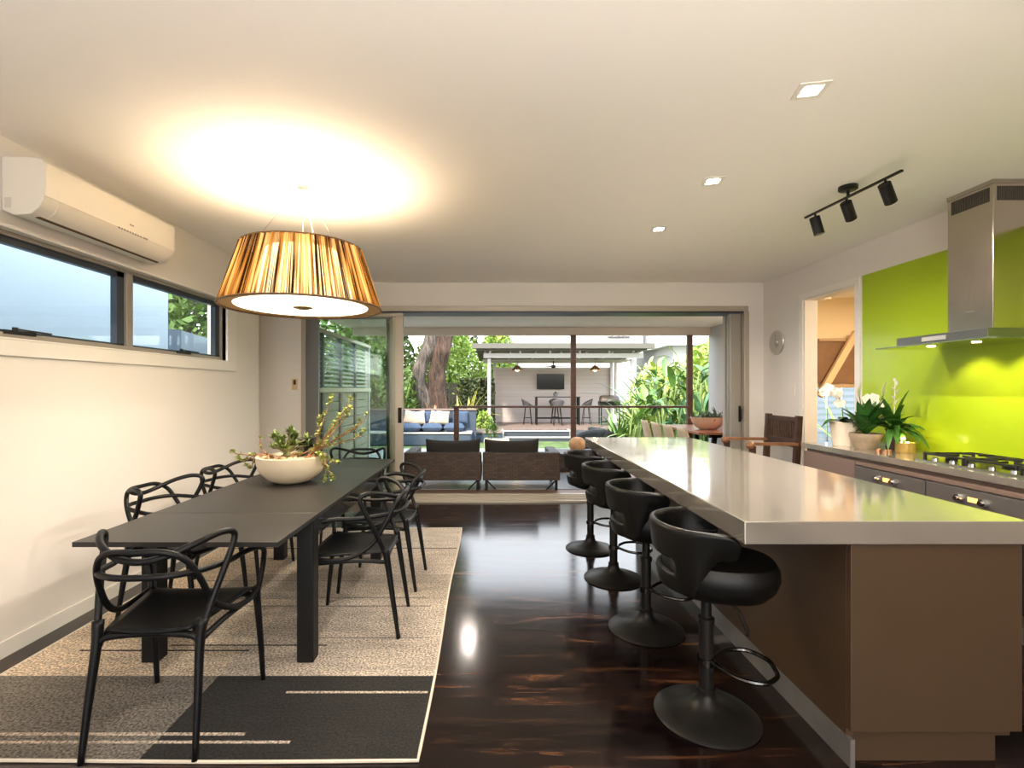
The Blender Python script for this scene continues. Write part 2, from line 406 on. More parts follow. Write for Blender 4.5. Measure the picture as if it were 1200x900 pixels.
for (a, b) in ((WY0+.03, MY-.03), (MY+.03, WY1-.022)):
    f = MB(); z0, z1 = WZ0+.045, WZ1-.045
    for y0, y1, zz0, zz1 in ((a, b, z1-.038, z1), (a, b, z0, z0+.014), (a, a+.014, z0, z1), (b-.07, b, z0, z1)):
        f.box(XL-.095, XL-.05, y0, y1, zz0, zz1)
    s = f.build('sash', dark_frame, wn, bevel=.002)
    B(XL-.078, XL-.072, a+.01, b-.03, z0+.008, z1-.02).build('pane', glass_m, s)
    my = (a+b)/2+(.75 if a < 2 else 0)
    k = MB(); k.box(XL-.05, XL-.02, my-.09, my+.09, z0-.01, z0+.012); k.bar((XL-.03, my-.02, z0+.02), (XL+.0, my+.16, z0+.012), .018, .008); k.cyl((XL-.035, my-.02, z0), (XL-.035, my-.02, z0+.03), .013)
    k.build('winder_handle', black_metal, wn)

# ------------------------------------------------------------------ big sliding door: frame, track and panels
d = thing('door_1', 'wide champagne aluminium frame around the open sliding doors to the deck', 'door frame', ((OX0+OX1)/2, YF, 0)); d['kind'] = 'structure'
f = MB(); f.box(OX0-.02, OX1+.02, YF-.02, YF+.36, OZ-.045, OZ+.02); f.box(OX0-.02, OX0+.03, YF-.02, YF+.36, .0, OZ-.045); f.box(OX1-.03, OX1+.03, YF-.02, YF+.36, .0, OZ-.045)
f.build('frame', beige_frame, d, bevel=.004)
f = MB()
for k in range(4): f.box(OX0+.03, OX1-.03, YF+.0+k*.08, YF+.045+k*.08, OZ-.065, OZ-.045)
f.build('head_track', dark_frame, d)
f = MB(); f.box(OX0, OX1, YF-.04, YF+.42, .0, .022)
for k in range(4): f.box(OX0+.03, OX1-.03, YF+.03+k*.085, YF+.045+k*.085, .022, .034)
f.build('floor_track', beige_frame, d, bevel=.002)
def slider(x0, x1, y, label, stile0=.05, stile1=.075, handle=True, m0=None, m1=None, grp=None, hx=None):
    t = thing('sliding_door_panel', label, 'door', ((x0+x1)/2, y, .034), grp)
    z0, z1 = .034, OZ-.05
    MB().box(x0, x0+stile0, y-.02, y+.02, z0, z1).build('stile', m0 or grey_frame, t, bevel=.003)
    MB().box(x1-stile1, x1, y-.02, y+.02, z0, z1).build('stile', m1 or beige_frame, t, bevel=.003)
    MB().box(x0+stile0, x1-stile1, y-.02, y+.02, z0, z0+.09).box(x0+stile0, x1-stile1, y-.02, y+.02, z1-.055, z1).build('rail', beige_frame, t, bevel=.003)
    MB().box(x0+stile0-.008, x1-stile1+.008, y-.004, y+.004, z0+.08, z1-.045).build('pane', glass_door_m, t)
    if handle:
        hx = x1-.04 if hx is None else hx
        h = MB(); h.box(hx-.022, hx+.022, y-.03, y-.02, .98, 1.17); h.tube([(hx, y-.03, 1.0), (hx-.0, y-.065, 1.02), (hx, y-.065, 1.13), (hx, y-.03, 1.15)], .009, 8)
        h.build('handle', black_metal, t, smooth=True)
    return t
slider(-2.33, -1.12, YF+.02, 'foremost glass sliding door leaf at the left jamb, with black pull handle', .16, .10)
slider(-2.30, -1.22, YF+.10, 'second glass door leaf, stacked just behind the leaf with the black handle', .05, .05, False)
slider(-2.30, -1.27, YF+.18, 'third glass door leaf in the left stack, between two others', .05, .05, False)
slider(-2.30, -1.33, YF+.26, 'rearmost glass door leaf of the left stack, nearest the deck', .05, .05, False)
t = thing('pocket_door_panel', 'grey edge of a door leaf parked at the right jamb with black handle', 'door', (3.04, YF+.1, .034))
MB().box(2.975, 3.105, YF+.06, YF+.10, .036, OZ-.05).build('stile', mat('satin_grey_frame', (.36, .34, .30), .35, .4), t, bevel=.003)
MB().box(2.985, 3.105, YF+.14, YF+.18, .036, OZ-.05).build('stile', MATS['satin_grey_frame'], t, bevel=.003)
MB().box(3.075, 3.10, YF+.05, YF+.06, .99, 1.19).tube([(3.088, YF+.05, 1.02), (3.088, YF+.02, 1.03), (3.088, YF+.02, 1.15), (3.088, YF+.05, 1.16)], .008, 8).build('handle', black_metal, t)

# ------------------------------------------------------------------ island
IX0, IX1, IY0, IY1, IZ = .913, 1.952, 1.812, 4.97, .92
it = B(IX0, IX1, IY0, IY1, IZ-.085, IZ).build('island_benchtop', bench, bevel=.004)
tag(it, 'long thick glossy grey benchtop of the kitchen island', 'benchtop')
isl = thing('island_cabinet', 'brown laminated island base below the glossy benchtop', 'kitchen island', ((1.32+IX1)/2, 3.4, 0))
B(1.32, IX1, IY0+.03, IY0+.055, .135, IZ-.085).build('end_panel', laminate, isl, bevel=.002)
B(1.32, 1.345, IY0+.055, IY1-.35, .105, IZ-.085).build('side_panel', laminate, isl, bevel=.001)
B(1.345, IX1-.02, IY0+.055, IY1-.35, .105, IZ-.085).build('carcass', laminate, isl)
MB().box(1.318, 1.335, IY0+.03, IY1-.35, 0, .105).build('side_kickboard', kick_m, isl)
MB().box(1.335, IX1-.06, IY0+.07, IY0+.085, 0, .135).box(1.335, IX1-.06, IY0+.085, IY1-.4, 0, .10).build('end_kickboard', laminate, isl)
for k, (a, b) in enumerate(((1.9, 2.6), (2.61, 3.3), (3.31, 3.95), (3.96, 4.6))):
    dr = B(IX1-.02, IX1-.002, a, b, .11, IZ-.09).build('cupboard_door', laminate_pink, isl, bevel=.001)

# ------------------------------------------------------------------ wall bench on the right
CX0, CY1 = 2.785, 4.52
tc_ = thing('added_tall_cabinet', 'unseen tall brown cabinet added on the right wall to darken benchtop reflections', 'cabinet', (3.08, -.6, 0))  # unseen, added so the island benchtop edge reflects something dark
B(2.75, XR-.005, -2.6, 1.19, .1, 2.4).build('carcass', laminate, tc_, bevel=.003)
for a in (-2.6, -1.65, -.7, .25): B(2.73, 2.75, a+.005, a+.935, .1, 2.39).build('cupboard_door', laminate, tc_, bevel=.002)
ct = B(CX0, XR, 1.2, CY1, .875, .92).build('wall_benchtop', bench, bevel=.003)
tag(ct, 'grey benchtop along the green splashback under the rangehood', 'benchtop')
cb = thing('base_cabinet', 'mauve brown base cabinets under the wall benchtop', 'cabinet', (3.08, 3, 0))
MB().box(2.83, XR-.005, 1.2, 2.585, .1, .875).box(2.83, XR-.005, 3.875, CY1-.02, .1, .875).box(2.83, XR-.005, 2.585, 3.875, .815, .875).build('carcass', laminate_pink, cb)
MB().box(2.90, XR-.005, 1.2, CY1-.04, 0, .1).build('kickboard', kick_m, cb)
B(2.808, 2.83, 3.88, CY1-.01, .47, .845).build('drawer', laminate_pink, cb, bevel=.002)
B(2.808, 2.83, 3.88, CY1-.01, .11, .46).build('drawer', laminate_pink, cb, bevel=.002)
B(2.808, 2.83, 2.59, 3.87, .815, .845).build('filler_rail', laminate_pink, cb, bevel=.002)
B(2.808, 2.83, 1.2, 1.88, .11, .845).build('cupboard_door', laminate_pink, cb, bevel=.002)
B(2.808, 2.83, 1.89, 2.58, .11, .845).build('cupboard_door', laminate_pink, cb, bevel=.002)
def oven(y0, y1, label):
    t = thing('built_in_oven', label, 'oven', (3.05, (y0+y1)/2, .1), 'under-bench ovens')
    B(2.835, 3.3, y0+.01, y1-.01, .12, .81).build('housing', oven_steel, t)
    p = B(2.795, 2.83, y0, y1, .69, .808).build('control_panel', oven_steel, t, bevel=.003)
    yc = (y0+y1)/2
    for dy in (-.075, .075):
        MB().cyl((2.796, yc+dy, .75), (2.768, yc+dy, .75), .024, .021).cyl((2.768, yc+dy, .75), (2.757, yc+dy, .75), .013).build('knob', chrome, t, smooth=True)
    B(2.793, 2.797, yc-.03, yc+.03, .738, .766).build('clock_display', mat('oven_display', (.05, .02, .01), .2, emit=(1, .45, .12), emit_s=1.2), t)
    g = B(2.80, 2.83, y0, y1, .2, .683).build('oven_door', mat('oven_black_glass', (.02, .02, .02), .08), t, bevel=.003)
    MB().tube([(2.80, y0+.06, .645), (2.765, y0+.06, .645), (2.765, y1-.06, .645), (2.80, y1-.06, .645)], .009, 8).build('handle', chrome, t, smooth=True)
    return t
oven(3.235, 3.865, 'built-in oven further from the camera, nearer the plants, with two knobs')
oven(2.595, 3.225, 'built-in oven nearer the camera, directly below the gas cooktop front')
# green splashback (glass sheets on the wall) 
tag(B(XR-.008, XR-.0015, 1.2, 4.535, .921, 2.43).build('glass_splashback', green_glass), 'lime green glass splashback on the right wall', 'splashback')

# cooktop
ck = thing('gas_cooktop', 'stainless gas cooktop with black trivets set in the wall benchtop', 'cooktop', (3.07, 2.95, .921))
MB().rbox(2.87, 3.30, 2.50, 3.42, .921, .929, .02).build('tray', mat('cooktop_steel', (.55, .5, .42), .2, 1), ck)
for k in range(5):
    y = 2.78+k*.125
    MB().cyl((2.905, y, .929), (2.905, y, .945), .019, .017).box(2.902, 2.908, y-.016, y+.016, .945, .951).build('knob', chrome, ck, smooth=True)
for (x, y, r) in ((3.19, 2.62, .045), (3.02, 2.62, .03), (3.1, 2.96, .062), (3.19, 3.29, .04), (3.02, 3.29, .032)):
    MB().lathe([(0, .929), (r, .929), (r, .941), (r*.8, .946), (0, .948)], (x, y, 0), 20).build('burner', black_metal, ck, smooth=True)
for y0, y1 in ((2.51, 2.79), (2.81, 3.11), (3.13, 3.41)):
    g = MB(); x0, x1 = 2.95, 3.28; z = .962
    for a, b in (((x0, y0), (x1, y0)), ((x0, y1), (x1, y1)), ((x0, y0), (x0, y1)), ((x1, y0), (x1, y1))):
        g.bar((a[0], a[1], z), (b[0], b[1], z), .012, .012)
    ym = (y0+y1)/2
    for x in (x0+.0, x1): g.bar((x, ym, z), (x+(.1 if x == x0 else -.1), ym, z+.004), .011, .014)
    for xx in (x0+.09, x1-.09): g.bar((xx, y0, z), (xx, y0+.1, z+.004), .011, .014); g.bar((xx, y1, z), (xx, y1-.1, z+.004), .011, .014)
    for x in (x0, x1):
        for y in (y0, y1): g.box(x-.007, x+.007, y-.007, y+.007, .929, z+.006)
    g.build('trivet', mat('cast_iron', (.012, .012, .012), .45), ck)
tag(MB().tube([(2.93, 2.43, .935), (3.0, 2.40, .942), (3.12, 2.36, .945), (3.22, 2.30, .936)], [.012, .006], 8, smooth=4).lathe([(0, -.004), (.03, 0), (.034, .008), (.03, .006), (0, 0)], (2.92, 2.435, .928), 14, sx=1.2).build('spoon', mat('green_silicone', (.25, .45, .06), .4), smooth=True), 'pale green spoon lying on the benchtop edge near the cooktop', 'spoon')

# rangehood
rh = thing('rangehood', 'stainless steel canopy rangehood with flat glass visor on the green splashback', 'rangehood', (3.2, 3.28, 1.70))
HY0, HY1, HX = 3.13, 3.445, 3.135
MB().box(HX, XR-.01, HY0, HY1, 1.76, H-.004).build('chimney', steel, rh, bevel=.004)
MB().box(HX-.003, XR-.012, HY0-.003, HY1+.003, H-.03, H-.002).build('ceiling_collar', steel, rh, bevel=.001)
g = MB()
for k in range(27):
    y = HY0+.025+k*.0098; g.box(HX-.002, HX+.002, y, y+.0045, 2.585, 2.675)
g.build('vent_grille', mat('vent_dark', (.05, .045, .04), .5, .5), rh)
g = MB()
for k in range(18):
    x = HX+.025+k*.0098; g.box(x, x+.0045, HY0-.002, HY0+.002, 2.585, 2.675)
g.build('vent_grille', mat('vent_dark', (.05, .045, .04), .5, .5), rh)
MB().box(2.925, XR-.01, 2.955, 3.62, 1.705, 1.765).build('motor_box', mat('rangehood_grey_steel', (.2, .2, .2), .3, .9), rh, bevel=.003)
b_ = MB()
for k in range(5): b_.box(2.918, 2.925, 3.25+k*.03, 3.265+k*.03, 1.728, 1.744)
b_.build('button', chrome, rh)
B(2.917, 2.924, 3.22, 3.40, 1.722, 1.75).build('button_panel', mat('soft_grey_panel', (.5, .48, .45), .3, .5), rh)
MB().rbox(2.85, XR-.01, 2.84, 3.74, 1.693, 1.703, .03).build('glass_visor', mat('smoked_glass', (.10, .13, .06), .08, coat=1), rh)
MB().cyl((3.0, 3.42, 1.690), (3.0, 3.42, 1.693), .022).build('hood_lamp', mat('lamp_glow', (1, .9, .7), .4, emit=(1, .8, .5), emit_s=14), rh)
MB().cyl((3.0, 3.1, 1.690), (3.0, 3.1, 1.693), .022).build('hood_lamp', MATS['lamp_glow'], rh)
B(HX-.002, HX, 3.25, 3.33, 1.905, 1.912).build('maker_marking', grey_dark_mark, rh)
for y in (3.42, 3.1):
    light('hood_light', 'SPOT', (3.13, y, 1.68), 4, (1, .80, .45), (0, R(-28), 0), spot_size=R(100), spot_blend=.7, shadow_soft_size=.02)

# ------------------------------------------------------------------ rug
def rug_mat():
    m = mat('rug_pile', (.5, .43, .34), .95, bump=.8, bump_scale=260)
    n = m.node_tree.nodes; l = m.node_tree.links; b = n['Principled BSDF']
    co = n['Texture Coordinate']; s = n.new('ShaderNodeSeparateXYZ'); l.new(co.outputs['Object'], s.inputs[0])
    def cmp(axis, v, op='GREATER_THAN'):
        q = n.new('ShaderNodeMath'); q.operation = op; q.inputs[1].default_value = v; l.new(s.outputs[axis], q.inputs[0]); return q.outputs[0]
    def mul(a, c):
        q = n.new('ShaderNodeMath'); q.operation = 'MULTIPLY'; l.new(a, q.inputs[0]); l.new(c, q.inputs[1]); return q.outputs[0]
    def mix(fac, c1, c2):
        q = n.new('ShaderNodeMixRGB'); l.new(fac, q.inputs[0])
        (l.new(c1, q.inputs[1]) if not isinstance(c1, tuple) else setattr(q.inputs[1], 'default_value', (*c1, 1)))
        (l.new(c2, q.inputs[2]) if not isinstance(c2, tuple) else setattr(q.inputs[2], 'default_value', (*c2, 1)))
        return q.outputs[0]
    right = cmp('X', -1.33); near = cmp('Y', 2.42, 'LESS_THAN')
    far = mix(right, (.68, .55, .41), (.56, .475, .385))
    nearc = mix(right, (.20, .175, .145), (.020, .018, .016))
    c = mix(near, far, nearc)
    farband = cmp('Y', 4.4); c = mix(farband, c, (.56, .49, .41))
    mid = mul(cmp('Y', 3.3), cmp('Y', 3.75, 'LESS_THAN')); c = mix(mul(mid, cmp('X', -1.9)), c, (.44, .37, .29))
    def stripe(c, y, w, x0, x1, colr):
        k = mul(mul(cmp('Y', y-w/2), cmp('Y', y+w/2, 'LESS_THAN')), mul(cmp('X', x0), cmp('X', x1, 'LESS_THAN')))
        return mix(k, c, colr)
    cr_ = (.58, .48, .38); dk = (.03, .026, .022)
    for a in ((2.012, .018, -3, -1.0, cr_), (1.966, .016, -3, -.8, cr_), (2.29, .016, -.95, -.30, cr_),
              (2.655, .014, -2.2, -1.3, dk), (2.71, .012, -1.75, -.9, dk), (2.79, .009, -1.1, -.35, (.22, .2, .17)), (3.2, .010, -1.6, -.4, (.16, .14, .12)),
              (3.33, .016, -1.3, -.45, (.2, .18, .15)), (3.62, .01, -2.1, -.9, (.2, .18, .15)), (4.36, .022, -2.3, -.32, (.10, .09, .085)), (4.1, .012, -2.0, -1.0, (.2, .18, .15))):
        c = stripe(c, *a)
    t = n.new('ShaderNodeTexNoise'); t.inputs['Scale'].default_value = 95; t.inputs['Detail'].default_value = 3; l.new(co.outputs['Object'], t.inputs['Vector'])
    t2 = n.new('ShaderNodeTexNoise'); t2.inputs['Scale'].default_value = 7; t2.inputs['Detail'].default_value = 6
    mp = n.new('ShaderNodeMapping'); mp.inputs['Scale'].default_value = (.6, 2.2, 1); l.new(co.outputs['Object'], mp.inputs[0]); l.new(mp.outputs[0], t2.inputs['Vector'])
    r = n.new('ShaderNodeMapRange'); r.inputs[1].default_value = .35; r.inputs[2].default_value = .65; r.inputs[3].default_value = .4; r.inputs[4].default_value = 1.7; l.new(t.outputs['Fac'], r.inputs[0])
    r2 = n.new('ShaderNodeMapRange'); r2.inputs[1].default_value = .3; r2.inputs[2].default_value = .7; r2.inputs[3].default_value = .82; r2.inputs[4].default_value = 1.12; l.new(t2.outputs['Fac'], r2.inputs[0])
    m1 = n.new('ShaderNodeMath'); m1.operation = 'MULTIPLY'; l.new(r.outputs[0], m1.inputs[0]); l.new(r2.outputs[0], m1.inputs[1])
    q = n.new('ShaderNodeMixRGB'); q.blend_type = 'MULTIPLY'; q.inputs[0].default_value = 1; l.new(c, q.inputs[1]); l.new(m1.outputs[0], q.inputs[2])
    l.new(q.outputs[0], b.inputs['Base Color']); return m
rug = MB(); nx, ny = 40, 60; vs = []
for j in range(ny+1):
    for i in range(nx+1):
        u = i/nx; v = j/ny
        x0 = -2.40; x1 = -.283-.035*v+.006*math.sin(v*9)
        y = 1.87+v*(5.0-1.87)+.004*math.sin(u*7)
        vs.append((x0+(x1-x0)*u, y, .010))
rug.add(vs, [(j*(nx+1)+i, j*(nx+1)+i+1, (j+1)*(nx+1)+i+1, (j+1)*(nx+1)+i) for j in range(ny) for i in range(nx)])
n0 = len(rug.v)
edge = [i for i in range(nx+1)]+[j*(nx+1)+nx for j in range(1, ny+1)]+[ny*(nx+1)+i for i in range(nx-1, -1, -1)]+[j*(nx+1) for j in range(ny-1, 0, -1)]
for e in edge: rug.v.append(Vector((rug.v[e].x, rug.v[e].y, .0005)))
m_ = len(edge); rug.f += [(edge[i], n0+i, n0+(i+1) % m_, edge[(i+1) % m_]) for i in range(m_)]
ro = thing('area_rug', 'beige and charcoal striped rug under the dining table', 'rug', (-1.34, 3.4, 0))
rr_ = rug.build('pile', rug_mat(), ro, world=False); 
ro.location = (0, 0, 0)
bd = MB(); bp_ = [Vector(rug.v[e]) for e in edge]
bd.tube([(p.x, p.y, .007) for p in bp_], .0065, 6, closed=True)
bd.build('binding', mat('cream_binding', (.66, .58, .48), .9), ro, smooth=True)

# ------------------------------------------------------------------ dining table
TX0, TX1, TY0, TY1 = -1.79, -.915, 2.12, 4.64
tb_m = mat('black_brown_tabletop', (.020, .0175, .016), .36, noise_amt=.2, noise_scale=4, spec=.4)
dt = thing('dining_table', 'long black rectangular dining table with square legs on the rug', 'table', (-1.35, 3.38, .0105))
MB().box(TX0, TX1, TY0, 2.62, .728, .75).build('end_leaf', tb_m, dt, bevel=.002)
MB().box(TX0, TX1, 2.622, 4.138, .728, .75).build('tabletop', tb_m, dt, bevel=.002)
MB().box(TX0, TX1, 4.14, TY1, .728, .75).build('end_leaf', tb_m, dt, bevel=.002)
MB().box(TX0+.03, TX1-.012, 2.60, 2.622, .63, .727).box(TX0+.03, TX1-.012, 4.12, 4.14, .63, .727).box(TX0+.012, TX0+.034, 2.6, 4.14, .63, .727).box(TX1-.034, TX1-.010, 2.6, 4.14, .63, .727).build('apron', mat('gloss_black_apron', (.02, .019, .018), .12), dt, bevel=.002)
for x in (TX0, TX1-.085):
    for y in (2.535, 4.06): MB().rbox(x, x+.085, y, y+.085, .0105, .727, .008).build('leg', mat('matt_black_leg', (.006, .0055, .005), .5, spec=.3), dt)

# ------------------------------------------------------------------ dining chairs
def make_chair(label):
    t = thing('dining_chair', label, 'chair', (0, 0, .0105), 'black loop-back dining chairs')
    K = dict(world=False, smooth='all')
    s = MB(); N = 14; vs = []
    for j in range(N+1):
        for i in range(N+1):
            u = i/N*2-1; v = j/N
            hw = .165+.07*v; y = -.215+.44*v
            y2 = y+.02*(1-abs(u)**2.5)*(1 if v > .9 else 0)
            z = .455+.014*abs(u)**2.4-.012*math.sin(PI*v)*(1-u*u)-.02*max(0, v-.85)/.15*.9
            vs.append((u*hw*(1-.06*(max(0, .15-v)/.15)), y2, z))
    s.add(vs, [(j*(N+1)+i, j*(N+1)+i+1, (j+1)*(N+1)+i+1, (j+1)*(N+1)+i) for j in range(N) for i in range(N)])
    s.build('seat', black_plastic, t, solid=.012, **K)
    for sx_ in (-1, 1):
        MB().tube([(sx_*.195, -.20, .50), (sx_*.192, -.215, .40), (sx_*.2, -.245, .2), (sx_*.205, -.275, 0)], [.021, .0115], 10, smooth=4).build('leg', black_plastic, t, **K)
        MB().tube([(sx_*.238, .19, .462), (sx_*.236, .205, .40), (sx_*.242, .23, .2), (sx_*.246, .25, 0)], [.020, .011], 10, smooth=4).build('leg', black_plastic, t, **K)
    fr = MB()
    fr.tube([(-.192, -.21, .40), (-.16, -.205, .437), (0, -.20, .446), (.16, -.205, .437), (.192, -.21, .40)], .014, 8, smooth=4)
    fr.tube([(-.236, .205, .40), (-.2, .2, .428), (0, .2, .432), (.2, .2, .428), (.236, .205, .40)], .012, 8, smooth=4)
    for q in (-1, 1): fr.tube([(q*.192, -.21, .42), (q*.215, -.05, .438), (q*.236, .2, .43)], .012, 8, smooth=4)
    fr.build('seat_frame', black_plastic, t, **K)
    def sym(h): return [(-x, y, z) for x, y, z in h[::-1]]+h[1:] if h[0][0] == 0 else None
    hornh = [(0, -.275, .745), (.09, -.262, .760), (.18, -.21, .795), (.235, -.13, .815), (.258, -.075, .795), (.252, -.09, .73), (.225, -.15, .60), (.198, -.20, .47)]
    arch = [(0, -.292, .786), (.10, -.282, .782), (.16, -.25, .742), (.19, -.21, .66), (.207, -.14, .54), (.232, -.04, .472), (.25, .08, .452), (.245, .19, .462)]
    arm = [(0, -.290, .692), (.10, -.280, .693), (.185, -.215, .690), (.228, -.06, .675), (.256, .08, .676), (.272, .18, .65), (.262, .212, .58), (.242, .205, .455)]
    MB().tube(sym(hornh), .0132, 9, smooth=6).build('high_back_loop', black_plastic, t, **K)
    MB().tube(sym(arch), .0125, 9, smooth=6).build('arched_back_loop', black_plastic, t, **K)
    MB().tube(sym(arm), .0122, 9, smooth=6).build('armrest_loop', black_plastic, t, **K)
    return t
ch0 = make_chair('black loop-back chair at the near end of the dining table, closest to the camera')
ch0.location = (-1.335, 2.13, .0105); ch0.rotation_euler = (0, 0, R(3))
G = .0105
dup(ch0, (-.81, 2.98, G), R(90+2), 'black loop-back chair on the walkway side of the table, nearer the camera')
dup(ch0, (-.80, 3.64, G), R(90-2), 'black loop-back chair on the walkway side of the table, nearer the glass door')
dup(ch0, (-1.90, 3.08, G), R(-90-6), 'black loop-back chair on the wall side of the table, nearer the camera')
dup(ch0, (-1.89, 3.82, G), R(-90-6), 'black loop-back chair on the wall side of the table, beside the bowl planter')
dup(ch0, (-1.30, 4.72, G), R(180), 'black loop-back chair at the far end of the table before the glass door')

# ------------------------------------------------------------------ bar stools (facing +x)
def make_stool(label):
    t = thing('bar_stool', label, 'stool', (0, 0, 0), 'black bar stools along the island')
    K = dict(world=False, smooth=True)
    MB().lathe([(0, 0), (.212, 0), (.215, .006), (.205, .014), (.15, .028), (.08, .048), (.045, .075), (.036, .105), (.036, .12), (0, .12)], seg=48).build('base', stool_metal, t, **K)
    MB().cyl((0, 0, .10), (0, 0, .42), .029, seg=24).lathe([(.029, .40), (.034, .40), (.034, .42), (.022, .425), (.022, .55), (0, .55)], seg=24).lathe([(.033, .1), (.038, .1), (.038, .118), (.03, .122)], seg=24).build('column', stool_metal, t, **K)
    fr = [(.03, -.02, .235), (.10, -.11, .235), (.19, -.13, .235), (.255, -.07, .235), (.265, 0, .235), (.255, .07, .235), (.19, .13, .235), (.10, .11, .235), (.03, .02, .235)]
    MB().tube(fr, .0095, 8, smooth=6).lathe([(.029, .22), (.036, .22), (.036, .25), (.029, .25)], seg=20).build('footrest', mat('dark_chrome', (.09, .085, .08), .2, 1), t, **K)
    MB().tube([(.03, -.03, .545), (.09, -.10, .52), (.125, -.135, .45), (.13, -.14, .42)], .006, 8, smooth=4).build('lever', black_metal, t, **K)
    # seat: padded rounded slab
    s = MB(); n_ = 40; rings = []
    for (k, z) in ((.01, .530), (.55, .532), (.80, .548), (.94, .585), (1.0, .625), (.99, .662), (.93, .685), (.75, .690), (.4, .678), (.01, .672)):
        rings.append([(.045+k*(.235 if math.cos(a) > 0 else .225)*math.copysign(abs(math.cos(a))**.85, math.cos(a)), k*.212*math.copysign(abs(math.sin(a))**.85, math.sin(a)), z+(.012 if math.cos(a) > 0 else 0)*0) for a in [2*PI*i/n_ for i in range(n_)]])
    vs = [p for r_ in rings for p in r_]
    s.add(vs, [(a*n_+i, a*n_+(i+1) % n_, (a+1)*n_+(i+1) % n_, (a+1)*n_+i) for a in range(len(rings)-1) for i in range(n_)]+[tuple(range(n_-1, -1, -1)), tuple((len(rings)-1)*n_+i for i in range(n_))])
    s.build('seat', stool_leather, t, **K)
    # wrap-around back with a slot above the seat
    s = MB(); NA, NZ = 44, 10; A = R(108); vs = []; ok = {}
    for i in range(NA+1):
        th = -A+2*A*i/NA; ab = abs(th)/A
        side = max(0, (abs(th)-R(66))/(A-R(66)))
        zt = .848-.006*ab-.02*side**4; zb = .565+.165*min(1, side*2.2)**.6
        if side > .85: q = (side-.85)/.15; zt -= .03*q; zb += .012*q
        for j in range(NZ+1):
            v = j/NZ; z = zb+(zt-zb)*v
            rad = .212+.022*v-.02*(1-v)**2
            vs.append((.02-math.cos(th)*rad*1.03, math.sin(th)*rad, z))
    fs = []
    for i in range(NA):
        th = -A+2*A*(i+.5)/NA
        for j in range(NZ):
            if abs(th) < R(42) and j in (3, 4): continue
            fs.append((i*(NZ+1)+j, (i+1)*(NZ+1)+j, (i+1)*(NZ+1)+j+1, i*(NZ+1)+j+1))
    s.add(vs, fs); o = s.build('backrest', stool_leather, t, world=False, smooth='all', solid=.03, sub=1)
    return t
st0 = make_stool('black bar stool nearest the camera, at the near corner of the island')
st0.location = (.915, 2.145, 0); st0.rotation_euler = (0, 0, R(-14))
dup(st0, (.892, 2.915, 0), R(-8), 'second black bar stool from the camera along the island')
dup(st0, (.889, 3.69, 0), R(-6), 'third black bar stool from the camera along the island')
dup(st0, (.853, 4.38, 0), R(-4), 'farthest black bar stool along the island, nearest the deck')

